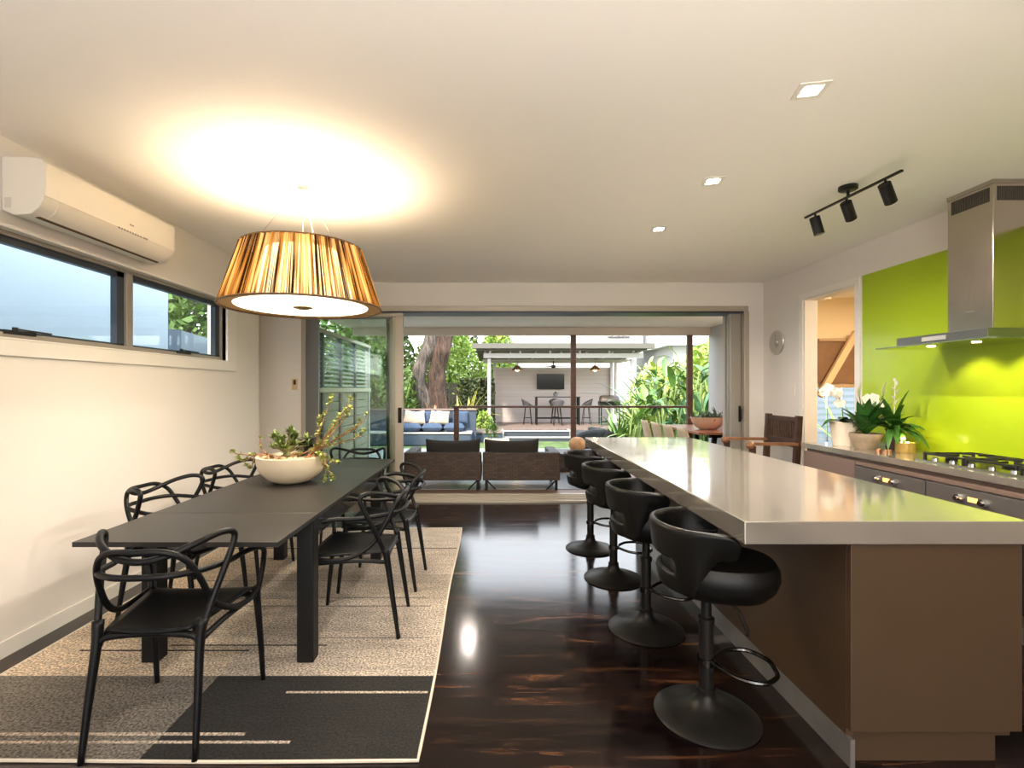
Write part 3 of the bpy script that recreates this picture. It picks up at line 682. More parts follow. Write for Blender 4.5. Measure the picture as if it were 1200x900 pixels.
# ------------------------------------------------------------------ pendant lamp
LXc, LYc, LZ = -1.22, 3.2, 1.92
pl = thing('pendant_lamp', 'large gold and brown pleated drum pendant lamp over the dining table', 'lamp', (LXc, LYc, LZ))
def shade_mat():
    m = bpy.data.materials.new('ribboned_fabric'); m.use_nodes = True; n = m.node_tree.nodes; l = m.node_tree.links; n.remove(n['Principled BSDF'])
    co = n.new('ShaderNodeTexCoord'); s = n.new('ShaderNodeSeparateXYZ'); l.new(co.outputs['Object'], s.inputs[0])
    at = n.new('ShaderNodeMath'); at.operation = 'ARCTAN2'; l.new(s.outputs['Y'], at.inputs[0]); l.new(s.outputs['X'], at.inputs[1])
    def nz(sa, sz, det):
        c = n.new('ShaderNodeCombineXYZ'); a = n.new('ShaderNodeMath'); a.operation = 'MULTIPLY'; a.inputs[1].default_value = sa; l.new(at.outputs[0], a.inputs[0])
        z = n.new('ShaderNodeMath'); z.operation = 'MULTIPLY'; z.inputs[1].default_value = sz; l.new(s.outputs['Z'], z.inputs[0])
        l.new(a.outputs[0], c.inputs[0]); l.new(z.outputs[0], c.inputs[2]); t = n.new('ShaderNodeTexNoise'); t.inputs['Scale'].default_value = 1; t.inputs['Detail'].default_value = det
        l.new(c.outputs[0], t.inputs['Vector']); return t.outputs['Fac']
    a = nz(8, 1.4, 2); b = nz(36, 1.0, 2)
    ad = n.new('ShaderNodeMath'); ad.operation = 'MULTIPLY_ADD'; ad.inputs[1].default_value = .55; l.new(b, ad.inputs[0])
    h = n.new('ShaderNodeMath'); h.operation = 'MULTIPLY'; h.inputs[1].default_value = .6; l.new(a, h.inputs[0]); l.new(h.outputs[0], ad.inputs[2])
    r = n.new('ShaderNodeValToRGB'); l.new(ad.outputs[0], r.inputs[0]); e = r.color_ramp.elements
    e[0].position = .50; e[0].color = (.02, .009, .004, 1); e[1].position = .70; e[1].color = (.80, .55, .25, 1)
    x = e.new(.57); x.color = (.30, .14, .035, 1)
    d = n.new('ShaderNodeBsdfDiffuse'); tr = n.new('ShaderNodeBsdfTranslucent'); g = n.new('ShaderNodeBsdfGlossy'); g.inputs['Roughness'].default_value = .35
    l.new(r.outputs[0], d.inputs[0]); l.new(r.outputs[0], tr.inputs[0]); l.new(r.outputs[0], g.inputs[0])
    m1 = n.new('ShaderNodeMixShader'); m1.inputs[0].default_value = .62; l.new(d.outputs[0], m1.inputs[1]); l.new(tr.outputs[0], m1.inputs[2])
    m2 = n.new('ShaderNodeMixShader'); m2.inputs[0].default_value = .10; l.new(m1.outputs[0], m2.inputs[1]); l.new(g.outputs[0], m2.inputs[2])
    tp = n.new('ShaderNodeBsdfTransparent')
    rr = n.new('ShaderNodeValToRGB'); l.new(b, rr.inputs[0]); rr.color_ramp.elements[0].position = .47; rr.color_ramp.elements[1].position = .62; rr.color_ramp.elements[1].color = (.42, .42, .42, 1)
    m3 = n.new('ShaderNodeMixShader'); l.new(rr.outputs[0], m3.inputs[0]); l.new(m2.outputs[0], m3.inputs[1]); l.new(tp.outputs[0], m3.inputs[2])
    l.new(m3.outputs[0], n['Material Output'].inputs[0]); return m
s = MB(); NS = 240; vs = []
for j in range(7):
    v = j/6; r0 = .49+(.37-.49)*v
    for k in range(NS):
        a = 2*PI*k/NS; rr = r0+.0035*math.sin(a*60)+.002*math.sin(a*23+v); vs.append((rr*math.cos(a), rr*math.sin(a), .375*v))
s.add(vs, [(j*NS+k, j*NS+(k+1) % NS, (j+1)*NS+(k+1) % NS, (j+1)*NS+k) for j in range(6) for k in range(NS)])
s.build('lamp_shade', shade_mat(), pl, world=False, smooth='all')
brass = mat('aged_brown_trim', (.16, .09, .04), .5)
MB().tube([(.49*math.cos(2*PI*k/64), .49*math.sin(2*PI*k/64), .0) for k in range(64)], .006, 6, closed=True).tube([(.37*math.cos(2*PI*k/64), .37*math.sin(2*PI*k/64), .375) for k in range(64)], .006, 6, closed=True).build('rim', brass, pl, world=False, smooth='all')
MB().lathe([(.405, .008), (.485, .006)], seg=64).build('inner_rim', mat('gold_lining', (.62, .38, .14), .6), pl, world=False)
glow = mat('glowing_white_diffuser', (.9, .85, .75), .6, emit=(1, .88, .68), emit_s=1.4)
MB().lathe([(0, .004), (.40, .004), (.405, .012), (.0, .012)], seg=64).build('diffuser', glow, pl, world=False, smooth=True)
MB().lathe([(.33, .02), (.22, .36)], seg=64).build('inner_drum', mat('glowing_inner_fabric', (.9, .8, .6), .7, emit=(1, .76, .40), emit_s=1.9), pl, world=False, smooth='all')
MB().lathe([(0, -.012), (.03, -.010), (.062, .0), (.062, .004)], seg=32).build('finial', mat('brass_finial', (.5, .35, .15), .35, .8), pl, world=False, smooth=True)
MB().lathe([(0, H-LZ), (.042, H-LZ), (.042, H-LZ-.004), (.036, H-LZ-.03), (.012, H-LZ-.034), (0, H-LZ-.034)], seg=32).build('ceiling_rose', mat('satin_nickel', (.5, .48, .45), .3, .8), pl, world=False, smooth=True)
MB().tube([(0, 0, H-LZ-.03), (.0, 0, .30)], .004, 6).build('cord', mat('clear_grey_cord', (.5, .48, .44), .3), pl, world=False)
for k in range(3):
    a = R(90+120*k); MB().tube([(.02*math.cos(a), .02*math.sin(a), H-LZ-.03), (.30*math.cos(a), .30*math.sin(a), .36)], .0012, 5).build('suspension_wire', chrome, pl, world=False)
sp = MB()
for k in range(3):
    a = R(90+120*k); sp.bar((0, 0, .30), (.365*math.cos(a), .365*math.sin(a), .37), .006)
sp.lathe([(0, .28), (.03, .28), (.03, .31), (0, .31)], seg=16); sp.build('spider_frame', chrome, pl, world=False)
light('pendant_bulb', 'POINT', (LXc, LYc, LZ+.22), 21, (1, .84, .64), shadow_soft_size=.06)
light('pendant_uplight', 'SPOT', (LXc, LYc, LZ+.10), 7, (1, .88, .72), (PI, 0, 0), spot_size=R(150), spot_blend=.8, shadow_soft_size=.16)
light('pendant_downlight', 'AREA', (LXc, LYc, LZ-.02), 14, (1, .84, .62), shape='DISK', size=.75)

# ------------------------------------------------------------------ ceiling downlights
def downlight(x, y, label, zc=H, p=56, vis=True, grp='ceiling downlights'):
    t = thing('ceiling_downlight', label, 'downlight', (x, y, zc), grp)
    a = R(-12)
    s = MB(); q = .062
    for i in range(4):
        c, sn = math.cos(a+i*PI/2), math.sin(a+i*PI/2)
        def rot(px, py): return (px*c-py*sn, px*sn+py*c)
        pts = [rot(-q, -q), rot(q, -q), rot(q*.66, -q*.66), rot(-q*.66, -q*.66)]
        s.prism(pts, -.006, -.0005)
    s.build('trim', trim_m, t, world=False)
    MB().lathe([(0, -.004), (.033, -.004), (.036, -.001), (0, -.0005)], seg=24).build('bulb', mat('downlight_glow', (1, 1, 1), .5, emit=(1, .90, .72), emit_s=18), t, world=False)
    light('downlight_beam', 'SPOT', (x, y, zc-.015), p, (1, .90, .79), spot_size=R(168), spot_blend=.5, shadow_soft_size=.035)
    return t
for x, y, lb in ((1.40, 2.2, 'glowing downlight in the ceiling nearest the camera'), (1.39, 3.16, 'middle one of three glowing ceiling downlights above the island'), (1.363, 4.11, 'glowing ceiling downlight farthest from the camera')):
    downlight(x, y, lb)

# ------------------------------------------------------------------ track light
tl = thing('track_light', 'black ceiling bar light with three cylinder spotlights', 'spotlight', (2.31, 3.25, H))
MB().lathe([(0, 0), (.055, 0), (.055, -.022), (.05, -.026), (0, -.026)], seg=28).cyl((0, 0, -.02), (0, 0, -.075), .009).build('ceiling_mount', black_metal, tl, world=False, smooth=True)
MB().bar((2.31, 2.82, H-.085), (2.25, 3.6, H-.085), .016, .012).build('bar', black_metal, tl)
for (y, dx, dy) in ((2.93, .85, .5), (3.22, .8, .55), (3.50, .22, -.1)):
    x = 2.31-.06*(y-2.82)/.78
    MB().cyl((x, y, H-.09), (x, y, H-.135), .007).build('stem', black_metal, tl)
    dv = Vector((dx, dy, -1 if dx > .1 else -1.3)); dv.normalize(); a = Vector((x, y, H-.135))-dv*.02
    sp = MB().cyl(a, a+dv*.125, .033, seg=24); o = sp.build('spotlight_head', black_metal, tl, smooth=True)
    e = a+dv*.1255; MB().cyl(e, e+dv*.001, .026).build('lens', grey_dark_mark, o)

# ------------------------------------------------------------------ air conditioner
ac = thing('air_conditioner', 'white split-system air conditioner high on the left wall', 'air conditioner', (XL, 3.1, 2.31))
AY0, AY1 = 2.60, 3.66
prof = [(.0, 2.335), (.0, 2.612), (.14, 2.612), (.205, 2.60), (.222, 2.575), (.224, 2.50), (.218, 2.395), (.19, 2.345), (.15, 2.315), (.06, 2.308)]
Mx = Matrix(((1, 0, 0, XL), (0, 0, 1, 0), (0, 1, 0, 0), (0, 0, 0, 1)))
MB().prism(prof, AY0, AY1, Mx).build('casing', white_plastic, ac, smooth=True, bevel=.004)
prof2 = [(.2235, 2.585), (.2265, 2.575), (.2285, 2.50), (.2235, 2.41), (.2195, 2.41), (.222, 2.5), (.222, 2.585)]
MB().prism(prof2, AY0+.004, AY1-.004, Mx).build('front_panel', white_plastic, ac, smooth=True)
MB().prism([(.219, 2.402), (.193, 2.346), (.150, 2.316), (.146, 2.312), (.198, 2.344), (.224, 2.402)], AY0+.09, AY1-.05, Mx).build('outlet_flap', white_plastic, ac, smooth=True)
MB().prism([(.152, 2.316), (.147, 2.311), (.130, 2.309), (.132, 2.314)], AY0+.05, AY1-.06, Mx).build('outlet_slot', mat('brown_shadow_gap', (.10, .055, .02), .8), ac)
MB().box(XL+.0, XL+.2, 0, 0, 0, 0) if False else None
g = MB()
for k in range(9): g.prism([(.2235, 2.404), (.2262, 2.404), (.2272, 2.414), (.2245, 2.414)], 3.11+k*.024, 3.123+k*.024, Mx)
g.prism([(.226, 2.404), (.228, 2.404), (.229, 2.414), (.227, 2.414)], 3.33, 3.37, Mx)
g.build('indicator_marking', mat('faint_grey_print', (.30, .27, .23), .5), ac)
g = MB(); [g.prism([(.2262, 2.452), (.2278, 2.452), (.2282, 2.462), (.2268, 2.462)], 3.205+k*.013, 3.213+k*.013, Mx) for k in range(3)]
g.build('logo_mark', MATS['faint_grey_print'], ac)
B(XL+.015, XL+.05, AY0-.002, AY0, 2.345, 2.40).build('side_clip', mat('off_white_clip', (.6, .55, .48), .4), ac, bevel=.001)

# ------------------------------------------------------------------ switches and wall lamp
t = thing('intercom_switch', 'small dark switch on a cream plate beside the sliding door', 'switch', (-2.46, YF, 1.50))
MB().box(-2.5, -2.425, YF-.008, YF, 1.39, 1.53).build('plate', mat('cream_plate', (.68, .52, .30), .5), t, bevel=.002)
MB().box(-2.478, -2.448, YF-.016, YF-.008, 1.455, 1.515).build('rocker', mat('brown_rocker', (.08, .04, .02), .4), t)
t = thing('light_switch', 'white light switch on the right wall between clock and doorway', 'switch', (XR, 5.59, 1.39))
MB().box(XR-.008, XR, 5.55, 5.63, 1.32, 1.45).build('plate', white_plastic, t, bevel=.002)
MB().box(XR-.012, XR-.008, 5.575, 5.605, 1.36, 1.41).build('rocker', white_plastic, t, bevel=.001)
t = thing('wall_clock', 'round silver dish-shaped clock on the right wall', 'clock', (XR, 5.9, 1.95))
Mr = Matrix.Rotation(R(-90), 4, 'Y')
MB().lathe([(0, .0), (.14, .0), (.145, .012), (.14, .02), (.10, .012), (0, .008)], (XR-.0, 5.9, 1.95), 36, Mr).build('dial', mat('satin_silver', (.55, .52, .48), .3, .7), t, smooth=True)
MB().lathe([(0, .03), (.03, .03), (.035, .01), (0, .01)], (XR, 5.9, 1.95), 20, Mr).build('hub', MATS['satin_silver'], t, smooth=True)
MB().bar((XR-.028, 5.9, 1.95), (XR-.028, 5.9, 2.05), .008, .002, (1, 0, 0)).build('hand', grey_dark_mark, t)
MB().bar((XR-.032, 5.9, 1.95), (XR-.032, 5.86, 1.89), .008, .002, (1, 0, 0)).build('hand', grey_dark_mark, t)

# ------------------------------------------------------------------ timber armchair by the far right corner (faces -x)
cw = mat('dark_carved_timber', (.05, .024, .015), .5, spec=.3, noise_amt=.3, noise_scale=14)
arm_w = mat('worn_orange_timber', (.24, .11, .05), .35, noise_amt=.2, noise_scale=14)
t = thing('timber_armchair', 'tall dark slatted timber armchair behind the far end of the island', 'chair', (2.8, 5.2, 0))
for y, zz in ((4.93, 1.135), (5.47, 1.135)):
    MB().bar((3.0, y, 0), (2.98, y, .5), .05, .05).bar((2.98, y, .48), (3.02, y, zz), .055, .05).build('back_post', cw, t, bevel=.004)
    MB().bar((2.56, y, 0), (2.56, y, .84), .05, .05).build('leg', cw, t, bevel=.004)
    MB().bar((3.0, y, .855), (2.56, y, .86), .055, .03).ball((2.54, y, .845), .042, 12).build('armrest', arm_w, t, bevel=.004)
MB().box(3.0, 3.03, 4.955, 5.445, 1.07, 1.12).box(2.985, 3.015, 4.955, 5.445, .82, .90).build('back_rail', cw, t, bevel=.003)
for k in range(11):
    y = 4.99+k*.042; MB().box(3.0, 3.015, y, y+.02, .89, 1.08).build('slat', cw, t)
MB().box(2.54, 3.0, 4.95, 5.45, .50, .535).build('seat', cw, t, bevel=.01)
MB().box(2.56, 2.98, 4.92, 4.945, .25, .29).box(2.56, 2.98, 5.455, 5.48, .25, .29).build('stretcher', cw, t)

# ------------------------------------------------------------------ bowl planter on the dining table
px, py, pz = -1.41, 3.49, .7505
t = thing('bowl_planter', 'cream bowl planter with a succulent and trailing stems on the dining table', 'planter', (px, py, pz))
MB().lathe([(0, 0), (.09, 0), (.15, .022), (.2, .07), (.226, .13), (.232, .185), (.222, .187), (.215, .17), (.19, .15), (0, .15)], (px, py, pz), 48).build('bowl', mat('cream_ceramic', (.66, .55, .39), .55, noise_amt=.06, noise_scale=5), t, smooth=True)
MB().lathe([(0, .170), (.12, .168), (.214, .165)], (px, py, pz), 40).build('gravel', pebble_m, t)
pb = MB(); rs = random.Random(3)
for k in range(26):
    a = rs.random()*6.28; r_ = .19*math.sqrt(rs.random()); pb.ball((px+r_*math.cos(a), py+r_*math.sin(a), pz+.175), rs.uniform(.012, .024), 8, .7)
pb.build('pebbles', mat('orange_tan_stones', (.48, .30, .17), .7, noise_amt=.3, noise_scale=25), t, smooth='all')
rs = random.Random(11)
def leaf_tuft(mb, p, n, L, w, rs, spread=1.0, upb=.4):
    for _ in range(n):
        a = rs.random()*6.28; e = rs.uniform(-.2, 1.1)*spread+upb
        mb.leaf(p, (math.cos(a)*math.cos(e), math.sin(a)*math.cos(e), math.sin(e)), L*rs.uniform(.6, 1.2), w*rs.uniform(.7, 1.2), .3, 3, .3)
st = MB(); lv = MB(); c0 = Vector((px-.03, py, pz+.17))
st.tube([c0, c0+Vector((0, 0, .045))], [.03, .022], 10)
tips = []
for k in range(26):
    a = rs.random()*6.28; e = rs.uniform(.25, 1.45); L = rs.uniform(.07, .15)
    tp = c0+Vector((0, 0, .035))+Vector((math.cos(a)*math.cos(e)*L*1.15, math.sin(a)*math.cos(e)*L, math.sin(e)*L))
    st.tube([c0+Vector((0, 0, .03)), (c0+tp)/2+Vector((0, 0, .03)), tp], [.009, .004], 6, smooth=3); tips.append(tp)
for tp in tips:
    leaf_tuft(lv, tp, 18, .05, .016, rs, .8, .45)
st.build('succulent_stem', mat('green_brown_stem', (.16, .15, .05), .7), t, smooth='all')
lv.build('succulent_leaves', mat('succulent_green', (.11, .155, .03), .45, noise_amt=.4, noise_scale=30), t)
# trailing reddish stems with small yellow-green leaves
st = MB(); lv = MB(); rs = random.Random(5)
def branch(pts, n_l, L=.022, side=True):
    P = smooth_path(pts, 6); st.tube(P, [.0055, .0025], 6)
    for k in range(n_l):
        i = int((.25+.75*rs.random())*(len(P)-1)); leaf_tuft(lv, P[i], 4, L*1.15, .02, rs, 1.2, 0)
    leaf_tuft(lv, P[-1], 8, L*1.3, .022, rs, 1.2, 0)
o_ = Vector((px, py, pz))
def O(x, y, z): return (px+x, py+y, pz+z)
for (x, z) in ((.40, .52), (.30, .60), (.46, .42), (.50, .36), (.34, .46), (.26, .38), (.43, .58), (.52, .47), (.20, .44)):
    y = rs.uniform(-.1, .12)
    branch([O(.10, y*.3, .17), O(.16, y*.5, .215), O(.16+(x-.16)*.45, y, .2+(z-.2)*.42), O(x*.93, y, z*.88), O(x, y, z)], 12, .027)
for (x, z) in ((.27, .10), (.32, .04), (.33, .13), (.25, .00)):
    y = rs.uniform(-.12, .02)
    branch([O(.14, y, .18), O(.20, y, .20), O(.25, y, .17), O(x, y, max(z, .02))], 11, .026)
for (x, z) in ((-.36, .17), (-.40, .22), (-.30, .12)):
    branch([O(-.17, 0, .19), O(-.24, -.02, .19), O(x*.9, -.03, z-.02), O(x, -.03, z)], 8, .024)
branch([O(-.13, .0, .18), O(-.19, .0, .21), O(-.22, 0, .26), O(-.22, 0, .31)], 3, .014)
for k in range(5):
    a = rs.uniform(0, 6.28); branch([O(0, 0, .17), O(.08*math.cos(a), .06, .20), O(.16*math.cos(a), .1, .24)], 5, .02)
st.build('trailing_stems', mat('reddish_stem', (.30, .14, .06), .6), t, smooth='all')
lv.build('trailing_leaves', mat('pale_yellow_green_leaf', (.26, .29, .07), .5, noise_amt=.4, noise_scale=25), t)
lv = MB(); rs = random.Random(9)
for k in range(90):
    a = rs.uniform(0, 6.28); e = rs.uniform(-.3, .75)
    lv.leaf(O(.055, .14, .255), (math.cos(a)*math.cos(e), math.sin(a)*math.cos(e), math.sin(e)), rs.uniform(.07, .12), .022, .6, 5, .3)
lv.tube([O(.03, .12, .16), O(.055, .14, .26)], .01, 8)
lv.build('black_rosette', mat('near_black_leaf', (.010, .010, .014), .3), t)

# ------------------------------------------------------------------ plants and candles on the wall bench
Z = .9205
def curved_leaves(mb, base, n, L, w, rs, e0=.5, e1=1.3, droop=1.2, az=None):
    for _ in range(n):
        a = rs.uniform(*az) if az else rs.random()*6.28; e = rs.uniform(e0, e1)
        mb.leaf(base, (math.cos(a)*math.cos(e), math.sin(a)*math.cos(e), math.sin(e)), L*rs.uniform(.7, 1.15), w*rs.uniform(.8, 1.2), droop*rs.uniform(.6, 1.4), 8, .25)
# orchid
x, y = 3.02, 4.27
t = thing('orchid_pot', 'white pot of white orchids at the far end of the wall bench', 'potted plant', (x, y, Z))
MB().lathe([(0, 0), (.095, 0), (.10, .01), (.122, .195), (.118, .20), (.112, .19), (.105, .17), (0, .17)], (x, y, Z), 40).build('pot', mat('matt_white_ceramic', (.78, .68, .55), .5), t, smooth=True)
MB().lathe([(0, .175), (.106, .172)], (x, y, Z), 24).build('potting_bark', soil_m, t)
rs = random.Random(2); lv = MB()
for a, L, dr in ((3.3, .25, 1.5), (2.9, .22, 1.8), (.2, .24, 1.2), (5.6, .25, 1.3), (4.6, .2, 1.2), (1.2, .2, 1.0), (3.9, .26, 1.1)):
    lv.leaf((x, y, Z+.18), (math.cos(a)*.8, math.sin(a)*.8, .75), L, .065, dr, 8, .2)
lv.build('orchid_leaves', leaf_dark, t, smooth='all')
stm = MB(); fl = MB(); cen = MB()
def flower(p, s=.032):
    p = Vector(p); nrm = Vector((-.5, -.8, .1)).normalized(); u = nrm.cross(Vector((0, 0, 1))).normalized(); w = u.cross(nrm)
    for k in range(5):
        a = 2*PI*k/5+rs.random()*.3; dv = u*math.cos(a)+w*math.sin(a)
        fl.leaf(p, dv*.95+nrm*.25, s*1.1, s*1.15, 0, 4, .2, up=nrm)
    fl.ball(p+nrm*.006, s*.2, 8)
P = smooth_path([(x-.02, y, Z+.17), (x-.05, y-.02, Z+.30), (x-.10, y-.04, Z+.43), (x-.17, y-.05, Z+.475), (x-.25, y-.05, Z+.455)], 6); stm.tube(P, .003, 6)
for k, dz in ((-2, 0), (-5, .012), (-8, -.01), (-11, .0), (-13, .012), (-16, -.01)): flower(P[k]+Vector((rs.uniform(-.02, .02), 0, dz)), .044)
fl.build('orchid_spray', mat('white_petal', (.86, .80, .68), .6), t, smooth='all'); fl = MB()
P = smooth_path([(x+.03, y-.02, Z+.17), (x+.06, y-.04, Z+.28), (x+.09, y-.08, Z+.36), (x+.12, y-.12, Z+.385), (x+.14, y-.16, Z+.36)], 6); stm.tube(P, .003, 6)
for k, dz in ((-2, -.02), (-4, .01), (-7, -.015), (-9, .015), (-6, .02)): flower(P[k]+Vector((rs.uniform(-.03, .03), 0, dz)), .042)
stm.build('flower_stem', mat('dark_stem', (.06, .07, .03), .6), t, smooth='all')
fl.build('orchid_spray', MATS['white_petal'], t, smooth='all')
# peace lily in beige footed bowl
x, y = 3.00, 4.02
t = thing('peace_lily_pot', 'beige footed bowl with dark-leaved peace lily beside the white orchid pot', 'potted plant', (x, y, Z))
MB().lathe([(0, 0), (.065, 0), (.075, .012), (.10, .075), (.112, .095), (.112, .125), (.105, .125), (.10, .105), (0, .10)], (x, y, Z), 36).build('pot', mat('stoneware', (.34, .26, .18), .5, noise_amt=.15, noise_scale=30), t, smooth=True)
MB().lathe([(0, .108), (.1, .106)], (x, y, Z), 24).build('soil', soil_m, t)
lv = MB(); rs = random.Random(21); curved_leaves(lv, (x, y, Z+.11), 32, .30, .07, rs, .85, 1.45, 1.0); lv.build('lily_leaves', leaf_dark, t, smooth='all')
s = MB(); f = MB(); 
for (dx, dy, dz) in ((-.075, -.03, .43), (.10, -.06, .44)):
    s.tube([(x, y, Z+.1), (x+dx*.4, y+dy*.4, Z+dz*.6), (x+dx, y+dy, Z+dz)], .003, 6, smooth=5)
    f.leaf((x+dx, y+dy, Z+dz-.01), (.12, -.1, 1), .11, .055, .1, 6, .7)
s.build('flower_stem', MATS['dark_stem'], t, smooth='all'); f.build('lily_flowers', mat('cream_spathe', (.82, .78, .58), .6), t, smooth='all')
# dark vase with fern
x, y = 3.17, 3.95
t = thing('fern_vase', 'slim dark vase holding arching green leaves behind the gold candle', 'vase', (x, y, Z))
MB().lathe([(0, 0), (.05, 0), (.056, .02), (.045, .08), (.05, .14), (.062, .165), (.057, .165), (.045, .14), (0, .13)], (x, y, Z), 28).build('vase', mat('black_brown_glaze', (.03, .018, .014), .2), t, smooth=True)
lv = MB(); rs = random.Random(31); curved_leaves(lv, (x, y, Z+.14), 30, .31, .048, rs, .7, 1.45, 1.4, (1.9, 5.3)); curved_leaves(lv, (x-.02, y-.02, Z+.14), 12, .30, .048, rs, .5, 1.2, 1.9, (3.9, 5.2))
lv.build('leaves', mat('fern_green', (.05, .15, .02), .4, noise_amt=.3), t, smooth='all')
f = MB()
for k in range(9): f.leaf((x-.03+.012*math.sin(k*2), y-.05, Z+.36+k*.022), (math.sin(k*2.3)*.6, -.3, .7), .04, .022, .2, 3, .4)
f.tube([(x, y, Z+.15), (x-.02, y-.03, Z+.3), (x-.03, y-.05, Z+.56)], .0028, 6, smooth=4)
f.build('white_blossom_spray', MATS['white_petal'], t)
# candle bowl
x, y = 3.12, 3.78
t = thing('candle_bowl', 'short gold glass candle with lit wicks on the wall bench', 'candle', (x, y, Z))
MB().lathe([(0, 0), (.058, 0), (.062, .008), (.062, .075), (.058, .077), (.055, .06), (0, .06)], (x, y, Z), 32).build('glass', mat('amber_gold_glass', (.50, .34, .09), .25, .3), t, smooth=True)
MB().lathe([(0, .062), (.055, .062)], (x, y, Z), 24).build('wax', mat('warm_wax', (.9, .75, .45), .5), t)
for k in range(3):
    a = 2.1*k; MB().lathe([(0, 0), (.004, .006), (.003, .012), (0, .02)], (x+.024*math.cos(a), y+.024*math.sin(a), Z+.064), 8).build('flame', mat('flame', (1, .8, .4), .5, emit=(1, .75, .35), emit_s=12), t)
light('candle_glow', 'POINT', (x, y, Z+.12), .5, (1, .7, .35), shadow_soft_size=.02)
for k, (dx, dy) in enumerate(((2.93, 3.80), (2.945, 3.75), (2.97, 3.84), (2.99, 3.775))):
    t = thing('tealight_holder', ('small copper tealight cup at the front of the tealight cluster', 'small copper tealight cup nearest the cooktop knobs', 'small copper tealight cup at the far side of the tealight cluster', 'small copper tealight cup closest to the gold candle')[k], 'tealight', (dx, dy, Z), 'copper tealights beside the candle')
    MB().lathe([(0, 0), (.017, 0), (.019, .02), (.017, .021), (.015, .012), (0, .012)], (dx, dy, Z), 18).build('cup', mat('copper', (.6, .33, .2), .25, .9), t, smooth=True)
    MB().lathe([(0, .014), (.015, .014)], (dx, dy, Z), 14).build('wax', MATS['warm_wax'], t)

# ------------------------------------------------------------------ room beyond the doorway
s = MB(); s.box(5.9, 6.0, 3.6, 7.35, 0, H); s.box(XR+T, 6.0, 3.5, 3.6, 0, H)
RY = 7.2
s.box(XR+T, 4.42, RY, RY+.12, 0, H); s.box(4.42, 6.0, RY, RY+.12, 2.12, H); s.box(5.45, 6.0, RY, RY+.12, 0, 2.12); s.box(4.42, 5.45, RY, RY+.12, 0, .6)
s.box(XR+T, XR+T+.02, YF, RY, 0, H)
struct(s.build('wall_pantry', mat('warm_painted_wall', (.74, .62, .44), .7)))
struct(B(XR+T, 6.0, 3.6, RY, -.1, 0.0).build('floor_pantry', floor_m)); struct(B(XR+T, 6.0, 3.6, RY+.12, H, H+.1).build('ceiling_pantry', ceil_m))
w = thing('window_2', 'bright window with slatted glass seen through the right doorway', 'window', (4.9, RY, .6)); w['kind'] = 'structure'
MB().box(4.42, 4.64, RY-.03, RY+.08, .55, 2.12).box(5.4, 5.45, RY-.03, RY+.08, .55, 2.12).box(4.64, 5.4, RY-.03, RY+.08, .55, .62).box(4.64, 5.4, RY-.03, RY+.08, 1.42, 1.50).build('window_frame', mat('tan_timber_frame', (.42, .30, .20), .5), w, bevel=.004)
g = MB()
for k in range(9): g.bar((4.64, RY+.03, .68+k*.088), (5.4, RY+.03, .68+k*.088), .07, .006, (0, .5, .85))
g.build('louvre_blade', glass_m, w)
t = thing('roller_blind', 'brown blind panel above the window seen through the right doorway', 'blind', (4.9, RY-.05, 1.5))
MB().box(4.645, 5.42, RY-.06, RY-.045, 1.49, 2.11).build('fabric', mat('brown_blind', (.19, .10, .055), .6, noise_amt=.1), t)
MB().cyl((4.645, RY-.07, 2.10), (5.42, RY-.07, 2.10), .025).build('roller', MATS['tan_timber_frame'], t, smooth=True)
tag(MB().bar((4.60, RY-.16, 1.30), (5.12, RY-.16, 2.20), .09, .05, (0, 1, 0)).build('diagonal_brace', mat('pale_timber', (.58, .42, .27), .5)), 'pale timber diagonal brace crossing the brown blind beyond the doorway', 'timber brace')
t = thing('cupboard', 'narrow dark brown tall cupboard edge seen beyond the doorway', 'cupboard', (4.2, 6.85, 0))
MB().box(4.02, 4.405, 6.85, RY-.01, 0, 2.12).build('carcass', mat('dark_brown_cupboard', (.075, .045, .03), .5), t, bevel=.004)
MB().box(4.03, 4.395, 6.83, 6.85, .08, 2.1).build('cupboard_door', MATS['dark_brown_cupboard'], t, bevel=.003)
light('pantry_lamp', 'AREA', (4.7, 5.2, H-.05), 55, (1, .76, .46), shape='DISK', size=.4)

# ================================================================== OUTDOORS
GZ = -.35
struct(B(-2.75, 4.1, YF+.42, 9.35, -.12, 0).build('deck_floor', deck_boards))
struct(B(-2.75, 4.3, YF+.15, 9.35, 2.55, 2.72).build('deck_ceiling', mat('deck_soffit_paint', (.86, .78, .68), .7)))
struct(B(-2.62, 4.04, 9.28, 9.36, 2.40, 2.55).build('deck_fascia', mat('fascia_paint', (.72, .63, .53), .6)))
struct(B(4.04, 4.16, 7.36, 9.36, GZ, 2.55).build('deck_side_wall', mat('cool_white_wall', (.48, .465, .445), .6)))
struct(B(XR+T, 4.1, YF+.2, 7.36, 0, 0.02).build('deck_floor_corner', deck_boards))
struct(B(XR+T-.1, 4.1, 7.32, 7.4, 0, 2.55).build('deck_return_wall', MATS['cool_white_wall']))
lawn_m = mat('green_lawn', (.10, .15, .04), .9, noise_amt=.4, noise_scale=3, bump=.5, bump_scale=60)
struct(B(-30, 30, 9.36, 60, -.5, GZ).build('ground', lawn_m)); struct(B(-30, -2.75, -6, 9.36, -.5, GZ).build('ground_left', lawn_m)); struct(B(6.0, 30, -6, 9.36, -.5, GZ).build('ground_right', lawn_m))
struct(B(-8, 30, 7.4, 9.36, -.52, GZ-.005).build('ground_side', lawn_m))
pv = MB()
for i in range(11):
    for j in range(5): pv.box(-3.6+i*.92, -2.7+i*.92, 10.0+j*.92, 10.9+j*.92, GZ, GZ+.02)
struct(pv.build('garden_paving', mat('pale_grey_pavers', (.24, .25, .235), .7, noise_amt=.12, noise_scale=1.5), bevel=.005))
